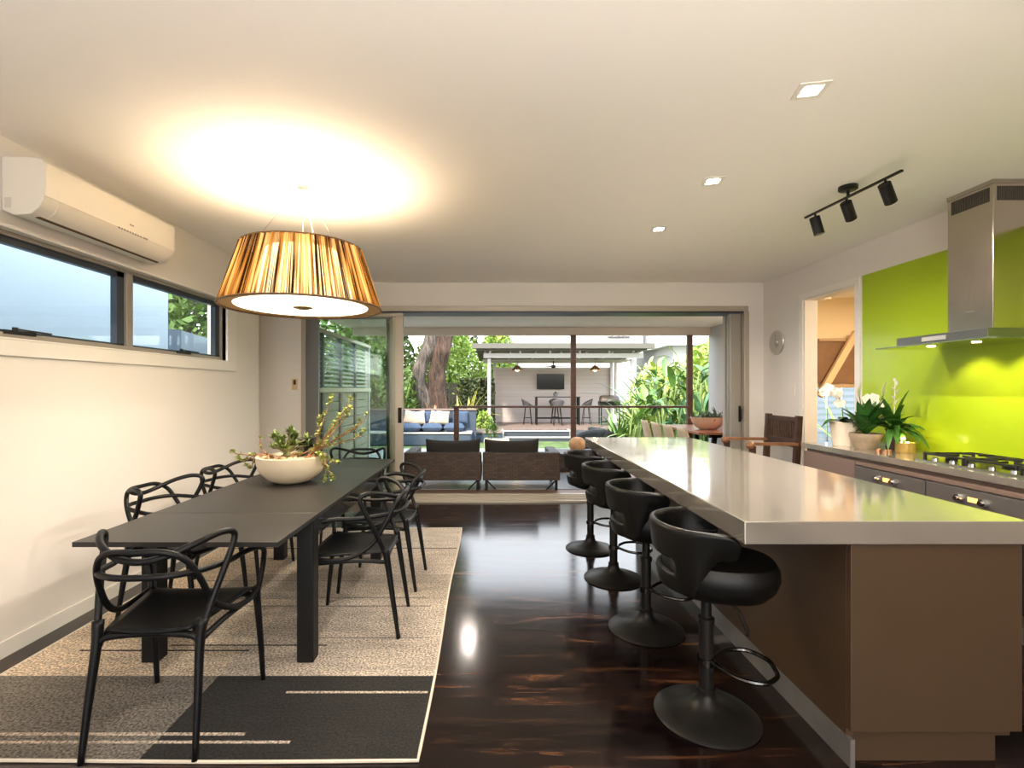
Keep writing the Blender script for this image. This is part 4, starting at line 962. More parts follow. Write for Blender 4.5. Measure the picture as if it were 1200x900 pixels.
for x, y, lb in ((-.39, 7.8, 'downlight in the deck ceiling above the wicker sofa'), (1.88, 7.8, 'downlight in the deck ceiling near the middle of the opening'), (3.64, 7.75, 'downlight in the deck ceiling beside the right side wall')):
    downlight(x, y, lb, 2.55, 22, grp='deck ceiling downlights')

# posts and rail
for x, z0, z1, lb in ((1.48, 0, 2.40, 'tall reddish brown timber post in the middle of the deck edge'), (3.63, 0, 2.40, 'tall brown timber post in front of the tropical plants'), (-.68, 0, 1.06, 'short brown railing post behind the wicker sofa')):
    tag(B(x-.047, x+.047, 9.19, 9.27, z0, z1).build('deck_post', brown_post, bevel=.006), lb, 'post')
tag(B(-.74, 3.6, 9.14, 9.19, 1.055, 1.095).build('handrail', brown_post, bevel=.005), 'brown timber handrail along the deck edge', 'railing')

# left privacy screen
t = thing('louvre_screen', 'grey-green slatted privacy screen along the left edge of the deck', 'screen', (-2.64, 8.5, 0))
dgreen = mat('dark_green_grey_paint', (.05, .075, .075), .5); pale = mat('pale_green_blade', (.20, .26, .24), .5); wood_l = mat('light_timber_rail', (.60, .54, .44), .6)
for y in (6.7, 7.6, 8.5, 9.4, 10.45): MB().box(-2.68, -2.60, y, y+.09, GZ, 2.26).build('screen_post', dgreen if y < 10 else white_paint, t, bevel=.003)
for a, b in ((6.79, 7.6), (7.69, 8.5), (8.59, 9.4), (9.49, 10.45)):
    g = MB()
    for k in range(11): g.bar((-2.64, a, 1.46+k*.075), (-2.64, b, 1.46+k*.075), .055, .008, (.6, 0, .8))
    g.build('louvre_panel', pale, t)
    g = MB()
    for k in range(9): g.box(-2.65, -2.63, a, b, .0+k*.15, .135+k*.15)
    g.build('board_panel', mat('washed_green_board', (.24, .25, .19), .6), t)
MB().box(-2.69, -2.59, 6.5, 10.6, 2.26, 2.32).box(-2.69, -2.59, 6.5, 10.6, 1.35, 1.42).build('rail', wood_l, t, bevel=.003)
# wicker sofas (backs to the room)
def sofa(x0, x1, label, armside):
    t = thing('wicker_sofa', label, 'sofa', ((x0+x1)/2, 7.3, 0), 'wicker deck sofas')
    MB().rbox(x0, x1, 6.88, 7.0, .14, .525, .02).build('back_frame', wicker, t, bevel=.01)
    MB().rbox(x0, x1, 7.0, 7.65, .14, .30, .02).build('seat_frame', wicker, t, bevel=.01)
    ax = x0 if armside < 0 else x1-.14
    MB().rbox(ax, ax+.14, 7.0, 7.62, .30, .525, .02).build('arm', wicker, t, bevel=.01)
    for x in (x0+.05, x1-.05):
        for y in (6.93, 7.58): MB().bar((x, y, .0), (x, y, .15), .035).build('leg', black_metal, t)
    MB().bar((x0+.05, 6.93, .14), (x0+.18, 6.93, .01), .02).bar((x1-.05, 6.93, .14), (x1-.18, 6.93, .01), .02).build('brace', black_metal, t)
    cx0, cx1 = (x0+.28, x1-.02) if armside < 0 else (x0+.02, x1-.28)
    s = MB(); N = 16; vs = []
    for side in (0, 1):
        for j in range(N+1):
            for i in range(N+1):
                u = i/N*2-1; v = j/N*2-1
                puff = .075*(max(0, (1-u**4))*max(0, (1-v**4)))**.5
                w = (cx1-cx0)/2; xx = (cx0+cx1)/2+u*w*(1-.02*(1-abs(v)))
                zz = .52+v*.165*(1-.10*(1-u*u)) + (.012*u**6 if v > .8 else 0)
                vs.append((xx, 7.09+(-puff if side == 0 else puff)+.10*(v+1)*-.1, zz))
    n1 = (N+1)**2
    for side in (0, 1):
        s_ = []
    s.add(vs, [(q*n1+j*(N+1)+i, q*n1+j*(N+1)+i+1, q*n1+(j+1)*(N+1)+i+1, q*n1+(j+1)*(N+1)+i) for q in (0, 1) for j in range(N) for i in range(N)])
    s.build('back_cushion', mat('dark_brown_canvas', (.022, .017, .014), .85), t, smooth='all')
    MB().rbox(x0+(.15 if armside < 0 else .01), x1-(.15 if armside > 0 else .01), 7.03, 7.64, .305, .42, .04).build('seat_cushion', MATS['dark_brown_canvas'], t, bevel=.02)
    return t
sofa(-1.235, -.165, 'left wicker sofa section with brown back cushion, backing onto the room', -1)
sofa(-.145, .925, 'right wicker sofa section with brown back cushion, nearest the bar stools', 1)
MB_low = thing('low_table', 'low wicker outdoor table carrying the round orange planter', 'table', (1.42, 8.7, 0))
MB().rbox(1.08, 1.78, 8.4, 9.05, .06, .295, .02).build('body', wicker, MB_low, bevel=.008)
MB().rbox(1.06, 1.80, 8.38, 9.07, .295, .315, .02).build('top', mat('dark_slate_top', (.09, .09, .09), .3), MB_low, bevel=.003)
for x in (1.12, 1.74):
    for y in (8.44, 9.01): MB().box(x-.02, x+.02, y-.02, y+.02, 0, .06).build('leg', black_metal, MB_low)
tag(MB().lathe([(0, 0), (.06, 0), (.115, .05), (.148, .12), (.14, .19), (.09, .245), (.045, .262), (0, .264)], (1.44, 8.55, .316), 28).build('round_lantern', mat('orange_sandstone', (.60, .34, .16), .7, noise_amt=.3, noise_scale=10, bump=.4, bump_scale=15), smooth=True), 'round orange stone ornament on the low outdoor table', 'ornament')
t = thing('deck_sheen_strip', 'pale strip under the wicker sofas, deck floor sheen put into its colour', 'rug', (0, 7.2, 0))
MB().box(-1.5, 1.5, 6.95, 8.3, .0005, .008).build('pile', mat('pale_blue_grey_sheen', (.20, .22, .25), .25), t)  # added sheet: the deck floor's reflective sheen put into a pale colour

# two dark outdoor armchairs beyond the deck
def tubchair(x, y, rz, label):
    t = thing('outdoor_armchair', label, 'chair', (0, 0, 0), 'dark rounded outdoor armchairs')
    s = MB(); vs = []; NA = 20
    for i in range(NA+1):
        th = R(-110)+R(220)*i/NA
        for j in range(6):
            v = j/5; top = .80-.22*(abs(th)/R(110))**2; z = .34+(top-.34)*v; r_ = .29+.05*v
            vs.append((math.sin(th)*r_, -math.cos(th)*r_, z))
    s.add(vs, [(i*6+j, (i+1)*6+j, (i+1)*6+j+1, i*6+j+1) for i in range(NA) for j in range(5)])
    s.build('shell', mat('charcoal_rope', (.018, .018, .019), .6), t, world=False, smooth='all', solid=.035)
    MB().lathe([(0, .34), (.28, .34), (.3, .38), (.28, .43), (0, .44)], seg=24).build('seat_cushion', mat('grey_fabric', (.3, .28, .26), .9), t, world=False, smooth=True)
    for a in (45, 135, 225, 315): MB().bar((.2*math.cos(R(a)), .2*math.sin(R(a)), .35), (.27*math.cos(R(a)), .27*math.sin(R(a)), 0), .03).build('leg', black_metal, t, world=False)
    t.location = (x, y, GZ+.021); t.rotation_euler = (0, 0, rz); return t
tubchair(2.28, 11.8, R(20), 'left one of two dark rounded outdoor armchairs beyond the deck post')
tubchair(2.72, 12.45, R(-50), 'right one of two dark rounded outdoor armchairs beyond the deck post')

# outdoor dining setting
tw = mat('red_brown_table_timber', (.33, .13, .07), .3, noise_amt=.25, noise_scale=8)
t = thing('outdoor_table', 'long red-brown timber table on the deck at the right', 'table', (3.5, 8.05, 0))
MB().box(3.05, 3.92, 7.42, 9.1, .72, .755).build('tabletop', tw, t, bevel=.004)
for y in (7.65, 8.85):
    MB().bar((3.3, y, 0), (3.4, y, .72), .06).bar((3.68, y, 0), (3.58, y, .72), .06).bar((3.3, y, .68), (3.7, y, .68), .05).build('trestle_leg', black_metal, t)
def ochair(y, label):
    t = thing('outdoor_dining_chair', label, 'chair', (2.72, y, 0), 'cream outdoor dining chairs')
    s = MB(); vs = []
    for j in range(9):
        v = j/8
        for i in range(7):
            u = i/6*2-1; z = .44+.41*v; vs.append((2.74-.10*v+.05*u*u, y+u*(.21-.04*v*v), z))
    s.add(vs, [(j*7+i, j*7+i+1, (j+1)*7+i+1, (j+1)*7+i) for j in range(8) for i in range(6)])
    cm = mat('cream_moulded_shell', (.62, .50, .34), .5)
    s.build('backrest', cm, t, smooth='all', solid=.016)
    MB().rbox(2.72, 3.16, y-.21, y+.21, .43, .455, .06).build('seat', cm, t, bevel=.006)
    for dx in (2.76, 3.12):
        for dy in (-.17, .17): MB().cyl((dx, y+dy, 0), (dx, y+dy*.8, .43), .011, .015).build('leg', mat('pale_oak_leg', (.4, .27, .15), .5), t)
    return t
for y, lb in ((7.12, 'cream outdoor chair nearest the room'), (7.72, 'second cream outdoor chair from the room'), (8.3, 'third cream outdoor chair from the room'), (8.88, 'cream outdoor chair farthest from the room')): ochair(y, lb+', left of the timber table')
t = thing('trough_planter', 'wide pinkish bowl planter with grey-green plants on the timber table', 'planter', (3.42, 7.95, .7555))
MB().lathe([(0, 0), (.12, 0), (.2, .05), (.255, .13), (.275, .20), (.262, .20), (.24, .15), (0, .15)], (3.42, 7.95, .7555), 36, sy=.7).build('bowl', mat('pink_beige_ceramic', (.62, .42, .30), .5), t, smooth=True)
MB().lathe([(0, .17), (.25, .17)], (3.42, 7.95, .7555), 24, sy=.7).build('soil', soil_m, t)
lv = MB(); rs = random.Random(17)
for k in range(26):
    a = rs.uniform(-.22, .22); b = rs.uniform(-.13, .13); curved_leaves(lv, (3.42+a, 7.95+b, .92), 7, .13 if a < .05 else .20, .022, rs, .3, 1.4, .8)
lv.build('leaves', mat('grey_green_leaf', (.10, .14, .08), .6, noise_amt=.3), t)
t = thing('orange_candle', 'orange glass candle beside the pink bowl planter', 'candle', (3.56, 7.55, .7555))
MB().lathe([(0, 0), (.06, 0), (.075, .03), (.07, .10), (.065, .10), (.066, .03), (0, .01)], (3.56, 7.55, .7555), 24).build('glass', mat('orange_glass', (.8, .22, .07), .3, emit=(1, .25, .07), emit_s=.5), t, smooth=True)
MB().lathe([(0, .06), (.05, .06), (.05, .08), (0, .085)], (3.56, 7.55, .7555), 16).build('wax', mat('glowing_wax', (1, .7, .5), .5, emit=(1, .55, .3), emit_s=2.5), t)

# ---------------- pavilion
PY0, PY1 = 18.2, 21.0
struct(B(-1.4, 5.25, 17.6, 21.6, -.06, 0).build('pavilion_deck', deck_timber)); struct(B(-1.4, 5.25, 17.64, 17.7, GZ, -.06).build('pavilion_plinth', blue_render))
pav = thing('pavilion', 'white-framed garden pavilion with a flat roof and greige back wall', 'pavilion', (2.5, 19.5, 0))
MB().box(.0, 5.0, PY1, PY1+.1, 0, 2.26).build('back_wall', clad_greige, pav)
for x, y, w_ in ((-.15, PY0, .12), (5.08, PY0, .14), (.05, PY1-.06, .10), (4.95, PY1-.06, .10), (4.95, PY1-.8, .08)):
    MB().box(x-w_/2, x+w_/2, y-.06, y+.06, 0, 2.5).build('post', white_paint, pav, bevel=.005)
MB().box(0, 5, PY1-.03, PY1, 1.24, 1.31).build('batten', white_paint, pav); MB().box(0, 5, PY1-.03, PY1, 2.22, 2.30).build('batten', white_paint, pav)
MB().box(-.35, 5.45, PY0-.1, PY0-.02, 2.53, 2.70).build('front_beam', white_paint, pav)
MB().box(-.6, 5.5, PY0-.35, PY0+.1, 2.79, 2.86).box(-.75, 5.7, PY0-.6, PY0-.35, 2.84, 3.02).build('gutter', mat('grey_gutter', (.12, .11, .09), .6), pav)
for k, x in enumerate((-.12, .98, 2.06, 3.14, 4.2, 5.08)):
    MB().box(x-.03, x+.03, PY0-.11, PY0-.04, 2.68, 2.84).ball((x, PY0-.13, 2.76), .045, 10).build('roof_bracket', white_paint, pav)
MB().add([(-.6, PY0+.1, 2.80), (5.5, PY0+.1, 2.80), (5.5, PY1+.5, 2.60), (-.6, PY1+.5, 2.60), (-.6, PY0+.1, 2.86), (5.5, PY0+.1, 2.86), (5.5, PY1+.5, 2.66), (-.6, PY1+.5, 2.66)], [(0, 1, 2, 3), (4, 7, 6, 5), (0, 4, 5, 1), (2, 6, 7, 3), (0, 3, 7, 4), (1, 5, 6, 2)]).build('roof_sheet', mat('weathered_roof_sheet', (.2, .19, .16), .7), pav)
r_ = MB()
for k in range(7): x = -.3+k*.93; r_.bar((x, PY0, 2.74), (x, PY1+.3, 2.56), .05, .09)
r_.build('rafters', white_paint, pav)
for y in (18.9, 19.7, 20.5): MB().box(-.4, 5.3, y, y+.05, 2.47, 2.52).build('purlin', mat('purlin_grey', (.5, .46, .38), .6), pav)
# wall-hung tv
t = thing('television', 'black flat television on the pavilion back wall', 'television', (2.4, PY1-.06, 1.7))
MB().box(1.83, 2.98, PY1-.09, PY1-.04, 1.395, 2.03).build('bezel', black_metal, t, bevel=.004); MB().box(1.85, 2.96, PY1-.094, PY1-.09, 1.415, 2.01).build('screen', mat('tv_screen', (.012, .012, .014), .15), t)
def copper_pendant(x, label):
    t = thing('copper_pendant', label, 'lamp', (x, 19.2, 2.1), 'copper pendants in the pavilion')
    MB().lathe([(.21, 0), (.215, .02), (.13, .10), (.09, .15), (.05, .16), (.045, .20), (0, .205)], (x, 19.2, 2.13), 24).build('lamp_shade', MATS['copper'], t, smooth=True)
    MB().ball((x, 19.2, 2.17), .09, 12).build('bulb', mat('copper_bulb_glow', (1, .7, .4), .5, emit=(1, .6, .25), emit_s=5), t)
    MB().cyl((x, 19.2, 2.33), (x, 19.2, 2.60), .008).build('cord', black_metal, t)
    light('copper_lamp_light', 'POINT', (x, 19.2, 2.09), 10, (1, .65, .35), shadow_soft_size=.05)
copper_pendant(.92, 'left copper pendant lamp glowing under the pavilion roof'); copper_pendant(3.92, 'right copper pendant lamp glowing under the pavilion roof')
t = thing('ceiling_fan', 'small dark ceiling fan between the copper pendants', 'ceiling fan', (2.35, 19.5, 2.3))
MB().cyl((2.35, 19.5, 2.35), (2.35, 19.5, 2.6), .02).lathe([(0, 2.2), (.08, 2.23), (.09, 2.32), (0, 2.35)], (2.35, 19.5, 0), 16).build('motor', black_metal, t, smooth=True)
for k in range(3): MB().bar((2.35+.08*math.cos(2.1*k), 19.5+.08*math.sin(2.1*k), 2.28), (2.35+.55*math.cos(2.1*k), 19.5+.55*math.sin(2.1*k), 2.28), .11, .012).build('blade', brown_post, t)
# bar table & stools
t = thing('bar_table', 'tall narrow black-framed bar table in the pavilion', 'table', (2.5, 19.7, 0))
MB().box(1.65, 3.4, 19.45, 19.95, 1.07, 1.11).build('tabletop', mat('dark_top', (.05, .04, .035), .4), t, bevel=.004)
for x in (1.70, 3.35):
    for y in (19.5, 19.9): MB().box(x-.03, x+.03, y-.03, y+.03, 0, 1.07).build('leg', black_metal, t)
MB().box(1.7, 3.35, 19.49, 19.52, .24, .28).box(1.7, 3.35, 19.88, 19.91, .24, .28).build('footrail', black_metal, t)
def pstool(x, y, rz, label):
    t = thing('upholstered_bar_stool', label, 'stool', (0, 0, 0), 'grey upholstered bar stools in the pavilion')
    s = MB(); vs = []; NA = 18
    for i in range(NA+1):
        th = R(-115)+R(230)*i/NA
        for j in range(5):
            v = j/4; top = 1.02-.20*(abs(th)/R(115))**1.6; z = .74+(top-.74)*v; q = .17+.07*v; vs.append((math.sin(th)*q, -math.cos(th)*q, z))
    s.add(vs, [(i*5+j, (i+1)*5+j, (i+1)*5+j+1, i*5+j+1) for i in range(NA) for j in range(4)])
    s.build('backrest', mat('charcoal_grey_fabric', (.09, .08, .085), .8), t, world=False, smooth='all', solid=.03)
    MB().lathe([(0, .70), (.17, .70), (.2, .74), (.18, .79), (0, .80)], seg=20).build('seat', MATS['charcoal_grey_fabric'], t, world=False, smooth=True)
    for a in (45, 135, 225, 315): MB().cyl((.12*math.cos(R(a)), .12*math.sin(R(a)), .71), (.23*math.cos(R(a)), .23*math.sin(R(a)), 0), .014, .011, 8).build('leg', black_metal, t, world=False)
    g = [(.19*math.cos(R(a)), .19*math.sin(R(a)), .27) for a in (45, 135, 225, 315)]; MB().tube(g, .008, 6, closed=True).build('footrest', black_metal, t, world=False)
    t.location = (x, y, 0); t.rotation_euler = (0, 0, rz)
pstool(1.36, 19.7, R(-90), 'grey bar stool at the left end of the pavilion bar table')
pstool(3.68, 19.7, R(90), 'grey bar stool at the right end of the pavilion bar table')
pstool(2.48, 19.15, R(0), 'grey bar stool on the near side of the pavilion bar table')
pstool(2.52, 20.3, R(180), 'grey bar stool on the far side of the pavilion bar table, below the television')
t = thing('table_vase', 'small grey potted plant on the pavilion bar table', 'potted plant', (2.46, 19.7, 1.1105))
MB().lathe([(0, 0), (.07, 0), (.1, .06), (.09, .12), (0, .12)], (2.46, 19.7, 1.1105), 16).build('pot', mat('grey_pot', (.25, .24, .24), .5), t, smooth=True)
lv = MB(); curved_leaves(lv, (2.46, 19.7, 1.22), 24, .14, .04, rs, .1, 1.3, .8); lv.build('leaves', MATS['grey_green_leaf'], t)
# barbecue with gas bottle
t = thing('barbecue', 'dark hooded barbecue on a trolley at the right of the pavilion', 'barbecue', (4.55, 19.6, 0))
MB().rbox(4.15, 4.95, 19.35, 19.85, .78, .92, .05).build('body', black_metal, t, bevel=.01)
MB().lathe([(.0, -.36), (.2, -.36), (.24, -.3), (.24, .3), (.2, .36), (0, .36)], (4.55, 19.6, .92), 24, Matrix.Rotation(R(90), 4, 'Y')).build('hood', mat('brown_grey_hood', (.10, .075, .06), .4), t, smooth=True)
for x in (4.2, 4.9):
    for y in (19.4, 19.8): MB().box(x-.02, x+.02, y-.02, y+.02, 0, .78).build('leg', black_metal, t)
MB().box(4.2, 4.9, 19.4, 19.8, .12, .15).build('shelf', black_metal, t)
tag(MB().lathe([(0, 0), (.15, 0), (.165, .04), (.165, .34), (.1, .42), (.05, .44), (.05, .5), (0, .5)], (4.6, 19.25, 0), 20).build('gas_bottle', mat('pale_grey_steel', (.55, .56, .56), .4), smooth=True), 'pale grey gas bottle in front of the barbecue', 'gas bottle')
# steps
t = thing('garden_steps', 'blue-grey steps with white edges up to the pavilion', 'steps', (1.6, 17.2, GZ))
MB().box(.35, 2.6, 17.0, 17.6, GZ, -.04).box(.35, 2.6, 16.7, 17.0, GZ, -.20).build('body', mat('blue_grey_step', (.05, .058, .07), .7), t)
MB().box(.35, 2.6, 16.97, 17.03, -.045, -.005).box(.35, 2.6, 16.67, 16.73, -.235, -.19).box(.30, .36, 16.65, 17.6, GZ, .0).box(2.59, 2.65, 16.65, 17.6, GZ, 0).build('white_nosing', white_paint, t)
# right slate wall & white fence bits
struct(B(5.25, 9.0, 17.9, 18.1, GZ, .35).build('trim_2', mat('dark_slate', (.09, .10, .11), .7)), 'dark slate retaining wall right of the pavilion')
# house behind the pavilion with signage
hs = thing('white_house', 'white two-storey house behind the pavilion with a small dark sign lettering', 'house', (3, 26, GZ))
MB().box(-.5, 7.25, 25.6, 30, GZ, 5.6).build('wall', clad_white, hs)
MB().box(7.2, 7.65, 25.5, 25.6, 3.2, 5.6).build('corner_board', greige_board, hs)
MB().box(-1.2, 7.9, 25.2, 30.4, 5.6, 5.75).build('eave', white_paint, hs)
g = MB(); rs = random.Random(50); xx = 5.88
while xx < 6.98:
    w_ = rs.uniform(.028, .05); hh = rs.choice((.10, .11, .17)); g.box(xx, xx+w_, 25.585, 25.6, 4.0, 4.0+hh); xx += w_+.016
g.build('sign_lettering', mat('dark_lettering', (.01, .01, .012), .6), hs)
t = thing('white_neighbour_house', 'white gabled house glimpsed through the tropical plants', 'house', (11, 24, GZ))
MB().box(8.3, 14, 23, 29, GZ, 3.4).build('wall', clad_white, t)
MB().add([(7.95, 22.6, 3.4), (14.4, 22.6, 3.4), (14.4, 29.4, 3.4), (7.95, 29.4, 3.4), (7.95, 26, 4.9), (14.4, 26, 4.9)], [(0, 1, 5, 4), (2, 3, 4, 5), (0, 4, 3), (1, 2, 5), (0, 3, 2, 1)]).build('roof', mat('pale_roof', (.62, .62, .62), .6), t)
for x in (8.8, 10.4): MB().box(x, x+.9, 22.97, 23, 1.0, 2.4).build('window', mat('pale_window', (.25, .3, .34), .2), t)

# ---------------- blue bench lounge at left
t = thing('garden_bench', 'curved blue-grey rendered bench seat in the garden at the left', 'bench', (-2, 15.8, GZ))
MB().box(-5.5, -.68, 15.3, 16.0, GZ, .02).build('base', blue_render, t, bevel=.05)
MB().box(-5.5, -.66, 15.27, 16.0, .02, .07).build('seat_cap', mat('white_stone_cap', (.42, .39, .35), .5), t, bevel=.01)
MB().box(-5.5, .35-.9, 16.0, 16.35, GZ, .72).build('backrest', blue_render, t, bevel=.02)
MB().box(-5.5, .30-.85, 15.96, 16.4, .72, .76).build('top_cap', mat('brown_cap', (.22, .15, .12), .6), t, bevel=.005)
def cushion(x, y, z, w, h, dpt, m, label, cat, rx=0, rz=0, name='seat_cushion_loose', grp=None):
    s = MB(); N = 12; vs = []
    for side in (-1, 1):
        for j in range(N+1):
            for i in range(N+1):
                u = i/N*2-1; v = j/N*2-1; p = side*dpt/2*(max(0, 1-u**4)*max(0, 1-v**4))**.45
                vs.append((u*w/2*(1-.05*(1-v*v)), p, v*h/2*(1-.05*(1-u*u))))
    n1 = (N+1)**2
    s.add(vs, [(q*n1+j*(N+1)+i, q*n1+j*(N+1)+i+1, q*n1+(j+1)*(N+1)+i+1, q*n1+(j+1)*(N+1)+i) for q in (0, 1) for j in range(N) for i in range(N)])
    o = s.build(name, m, smooth='all'); o.location = (x, y, z); o.rotation_euler = (rx, 0, rz)
    return tag(o, label, cat, grp)
for x, w_, lb in ((-2.62, .8, 'leftmost blue seat pad on the garden bench, cut by the door frame'), (-1.90, .66, 'blue seat pad in the middle of the garden bench'), (-1.22, .66, 'blue seat pad at the right end of the garden bench')):
    cushion(x, 15.68, .07+.135, w_, .62, .27, blue_cushion, lb, 'cushion', R(90), 0, 'seat_pad', 'blue seat pads on the garden bench')
for x, z, rz, lb in ((-2.60, .50, 14, 'cream scatter pillow leftmost on the blue bench'), (-2.35, .49, -10, 'cream scatter pillow leaning on the leftmost one'), (-1.60, .50, 4, 'cream scatter pillow alone at the right on the blue bench'), (-1.80, .48, 16, 'pale tan scatter pillow tucked behind the right cream pillow')):
    cushion(x, 15.72+(.08 if 'tucked' in lb else 0), z, .42, .44, .18, cream_fabric, lb, 'pillow', R(-12), R(rz), 'scatter_pillow', 'cream pillows on the garden bench').rotation_euler[1] = R(rz*.9)
for x, lb in ((-2.75, 'blue back pillow at the left of the garden bench'), (-2.02, 'blue back pillow between the two pairs of cream pillows'), (-1.05, 'blue back pillow at the right end of the garden bench')):
    cushion(x, 15.88, .50, .5, .42, .18, blue_cushion, lb, 'pillow', R(-10), 0, 'back_pillow', 'blue back pillows on the garden bench')
t = thing('retaining_wall', 'blue-grey rendered low wall with timber cap left of the pavilion steps', 'wall', (-.1, 16.8, GZ))
MB().box(-.68, .30, 16.4, 17.5, GZ, -.05).build('body', blue_render, t, bevel=.02); MB().box(-.72, .30, 16.36, 17.55, -.05, .0).build('cap', deck_timber, t, bevel=.005)
t = thing('slate_wall', 'dark blue-grey low wall right of the pavilion steps', 'wall', (4, 17.4, GZ))
MB().box(2.7, 5.6, 17.3, 17.6, GZ, -.07).build('body', mat('dark_blue_slate', (.07, .085, .10), .6), t)
# trough planter box
t = thing('square_planter', 'cream square planter box with a small shrub behind the sofas', 'planter', (.07, 12.9, GZ))
MB().add([(-.20, 12.65, GZ+.02), (.36, 12.65, GZ+.02), (.36, 13.15, GZ+.02), (-.20, 13.15, GZ+.02), (-.24, 12.6, .1), (.41, 12.6, .1), (.41, 13.2, .1), (-.24, 13.2, .1)], [(0, 1, 5, 4), (1, 2, 6, 5), (2, 3, 7, 6), (3, 0, 4, 7), (0, 3, 2, 1), (4, 5, 6, 7)]).build('box', mat('cream_stone', (.58, .46, .32), .7), t, bevel=.01)
lv = MB(); rs = random.Random(44)
for k in range(12): curved_leaves(lv, (-.05+rs.uniform(-.12, .12), 12.9, .12+rs.uniform(0, .45)), 10, .16, .05, rs, .0, 1.4, .6)
lv.tube([(-.05, 12.9, .1), (-.05, 12.9, .6)], .012, 6); lv.build('shrub', leaf_mid, t)

# ---------------- trees, hedge, plants
def trunk(mb, path, r0, r1, rs, seg=14):
    P = smooth_path(path, 8); n = len(P); T = None
    base = len(mb.v); mb.tube(P, [r0, r1], seg)
    for i in range(base, len(mb.v)):
        v = mb.v[i]; k = noise.noise(v*1.6)*.22*r0+noise.noise(v*5)*.09*r0; c = P[min(n-1, (i-base)//seg)]
        dv = (v-c)
        if dv.length > 0: mb.v[i] = v+dv.normalized()*k
t = thing('large_tree', 'large old tree with twin grey-brown trunks behind the blue bench', 'tree', (-2.2, 18.2, GZ))
tr = MB(); rs = random.Random(8)
trunk(tr, [(-2.75, 18.2, GZ-.1), (-2.55, 18.2, .2), (-2.50, 18.2, .9), (-2.70, 18.2, 1.6), (-2.66, 18.2, 2.2), (-2.38, 18.2, 2.9), (-2.25, 18.2, 3.6), (-2.6, 18.2, 5.2)], .30, .22, rs)
trunk(tr, [(-2.95, 18.15, GZ-.1), (-2.72, 18.15, .1), (-2.6, 18.18, .6)], .26, .15, rs)
tr2 = MB(); trunk(tr2, [(-1.75, 18.3, GZ-.1), (-1.98, 18.3, .3), (-2.08, 18.3, 1.2), (-2.05, 18.3, 2.0), (-1.85, 18.3, 2.9), (-1.7, 18.3, 3.6), (-1.2, 18.3, 5.2)], .36, .27, rs)
for q in ((-1.45, -1.85), (-1.6, -1.95), (-2.2, -2.15)): trunk(tr2, [(q[0], 18.1, GZ-.1), ((q[0]+q[1])/2, 18.15, .25), (q[1], 18.25, 1.3)], .17, .09, rs)
tr.build('trunk', bark_m, t, smooth='all'); tr2.build('trunk', bark('red_brown_bark', (.13, .075, .05), (.02, .012, .008)), t, smooth='all')
lv = MB(); lv.cloud(5000, lambda: (rs.uniform(-4.8, -1.0), 18.6+rs.uniform(-1.3, 1.3), 5.7+rs.uniform(-1.0, 1.2)), .28, rs); lv.build('crown', leaf_mid, t, recalc=False)
hd = MB(); rs = random.Random(12)
hd.cloud(9000, lambda: (rs.uniform(-1.25, .0), 18.9+rs.uniform(-.35, .35), GZ+rs.random()**.7*2.15), .15, rs)
tag(hd.build('clipped_hedge', leaf_hedge, recalc=False), 'dark clipped hedge between the big tree and the pavilion post', 'hedge')
# fence behind hedge
t = thing('garden_fence', 'dark vertical paling fence along the back of the garden', 'fence', (-4, 20.4, GZ))
g = MB()
for k in range(70): g.box(-9+k*.13, -8.89+k*.13, 20.4, 20.43, GZ, 1.65)
g.build('palings', mat('dark_paling', (.035, .03, .026), .7), t); MB().box(-9, .1, 20.43, 20.48, 1.2, 1.3).box(-9, .1, 20.43, 20.48, .1, .2).build('rail', MATS['dark_paling'], t)
def shrub(cx, cy, z0, r_, h, n, size, m, label, name='leafy_shrub', seed=1, cat='shrub', grp=None):
    rs = random.Random(seed); s = MB()
    def fn():
        a = rs.random()*6.28; q = r_*rs.random()**.45; z = rs.random()
        k = math.sin(PI*min(1, z*.8+.15))**.6
        return (cx+q*k*math.cos(a), cy+q*k*.8*math.sin(a), z0+z*h)
    t = thing(name, label, cat, (cx, cy, z0), grp)
    s.cloud(n, fn, size, rs).build('foliage', m, t, recalc=False)
    st = MB()
    for k in range(5):
        a = 1.26*k; st.tube([(cx, cy, z0), (cx+.2*r_*math.cos(a), cy+.2*r_*math.sin(a), z0+h*.5), (cx+.5*r_*math.cos(a), cy+.5*r_*math.sin(a), z0+h*.85)], [.04, .012], 6, smooth=3)
    st.build('stems', bark_m, t, smooth='all'); return t
shrub(-4.9, 20.2, GZ, 1.7, 5.6, 8000, .2, leaf_mid, 'dense tall green foliage just left of the twin tree trunks', seed=71)
shrub(-4.2, 17.6, GZ, 1.5, 3.4, 4500, .20, leaf_mid, 'bright green palm-like shrub at the left of the big tree', seed=3)
shrub(-2.0, 21.6, GZ, 1.7, 4.4, 5000, .22, leaf_lite, 'yellow-green foliage mass right behind the big tree trunks', seed=4)
shrub(.2, 24.0, GZ, 1.1, 4.6, 3500, .24, leaf_lite, 'sunlit yellow-green tree left of the white house', seed=5)
shrub(-5.4, 21.8, GZ, 2.2, 5.2, 5000, .26, leaf_mid, 'tall green tree in the far left corner of the garden', seed=6)
shrub(-2.2, 27, GZ, 1.6, 6.5, 4000, .3, leaf_mid, 'tall green tree behind the hedge far off', seed=16)
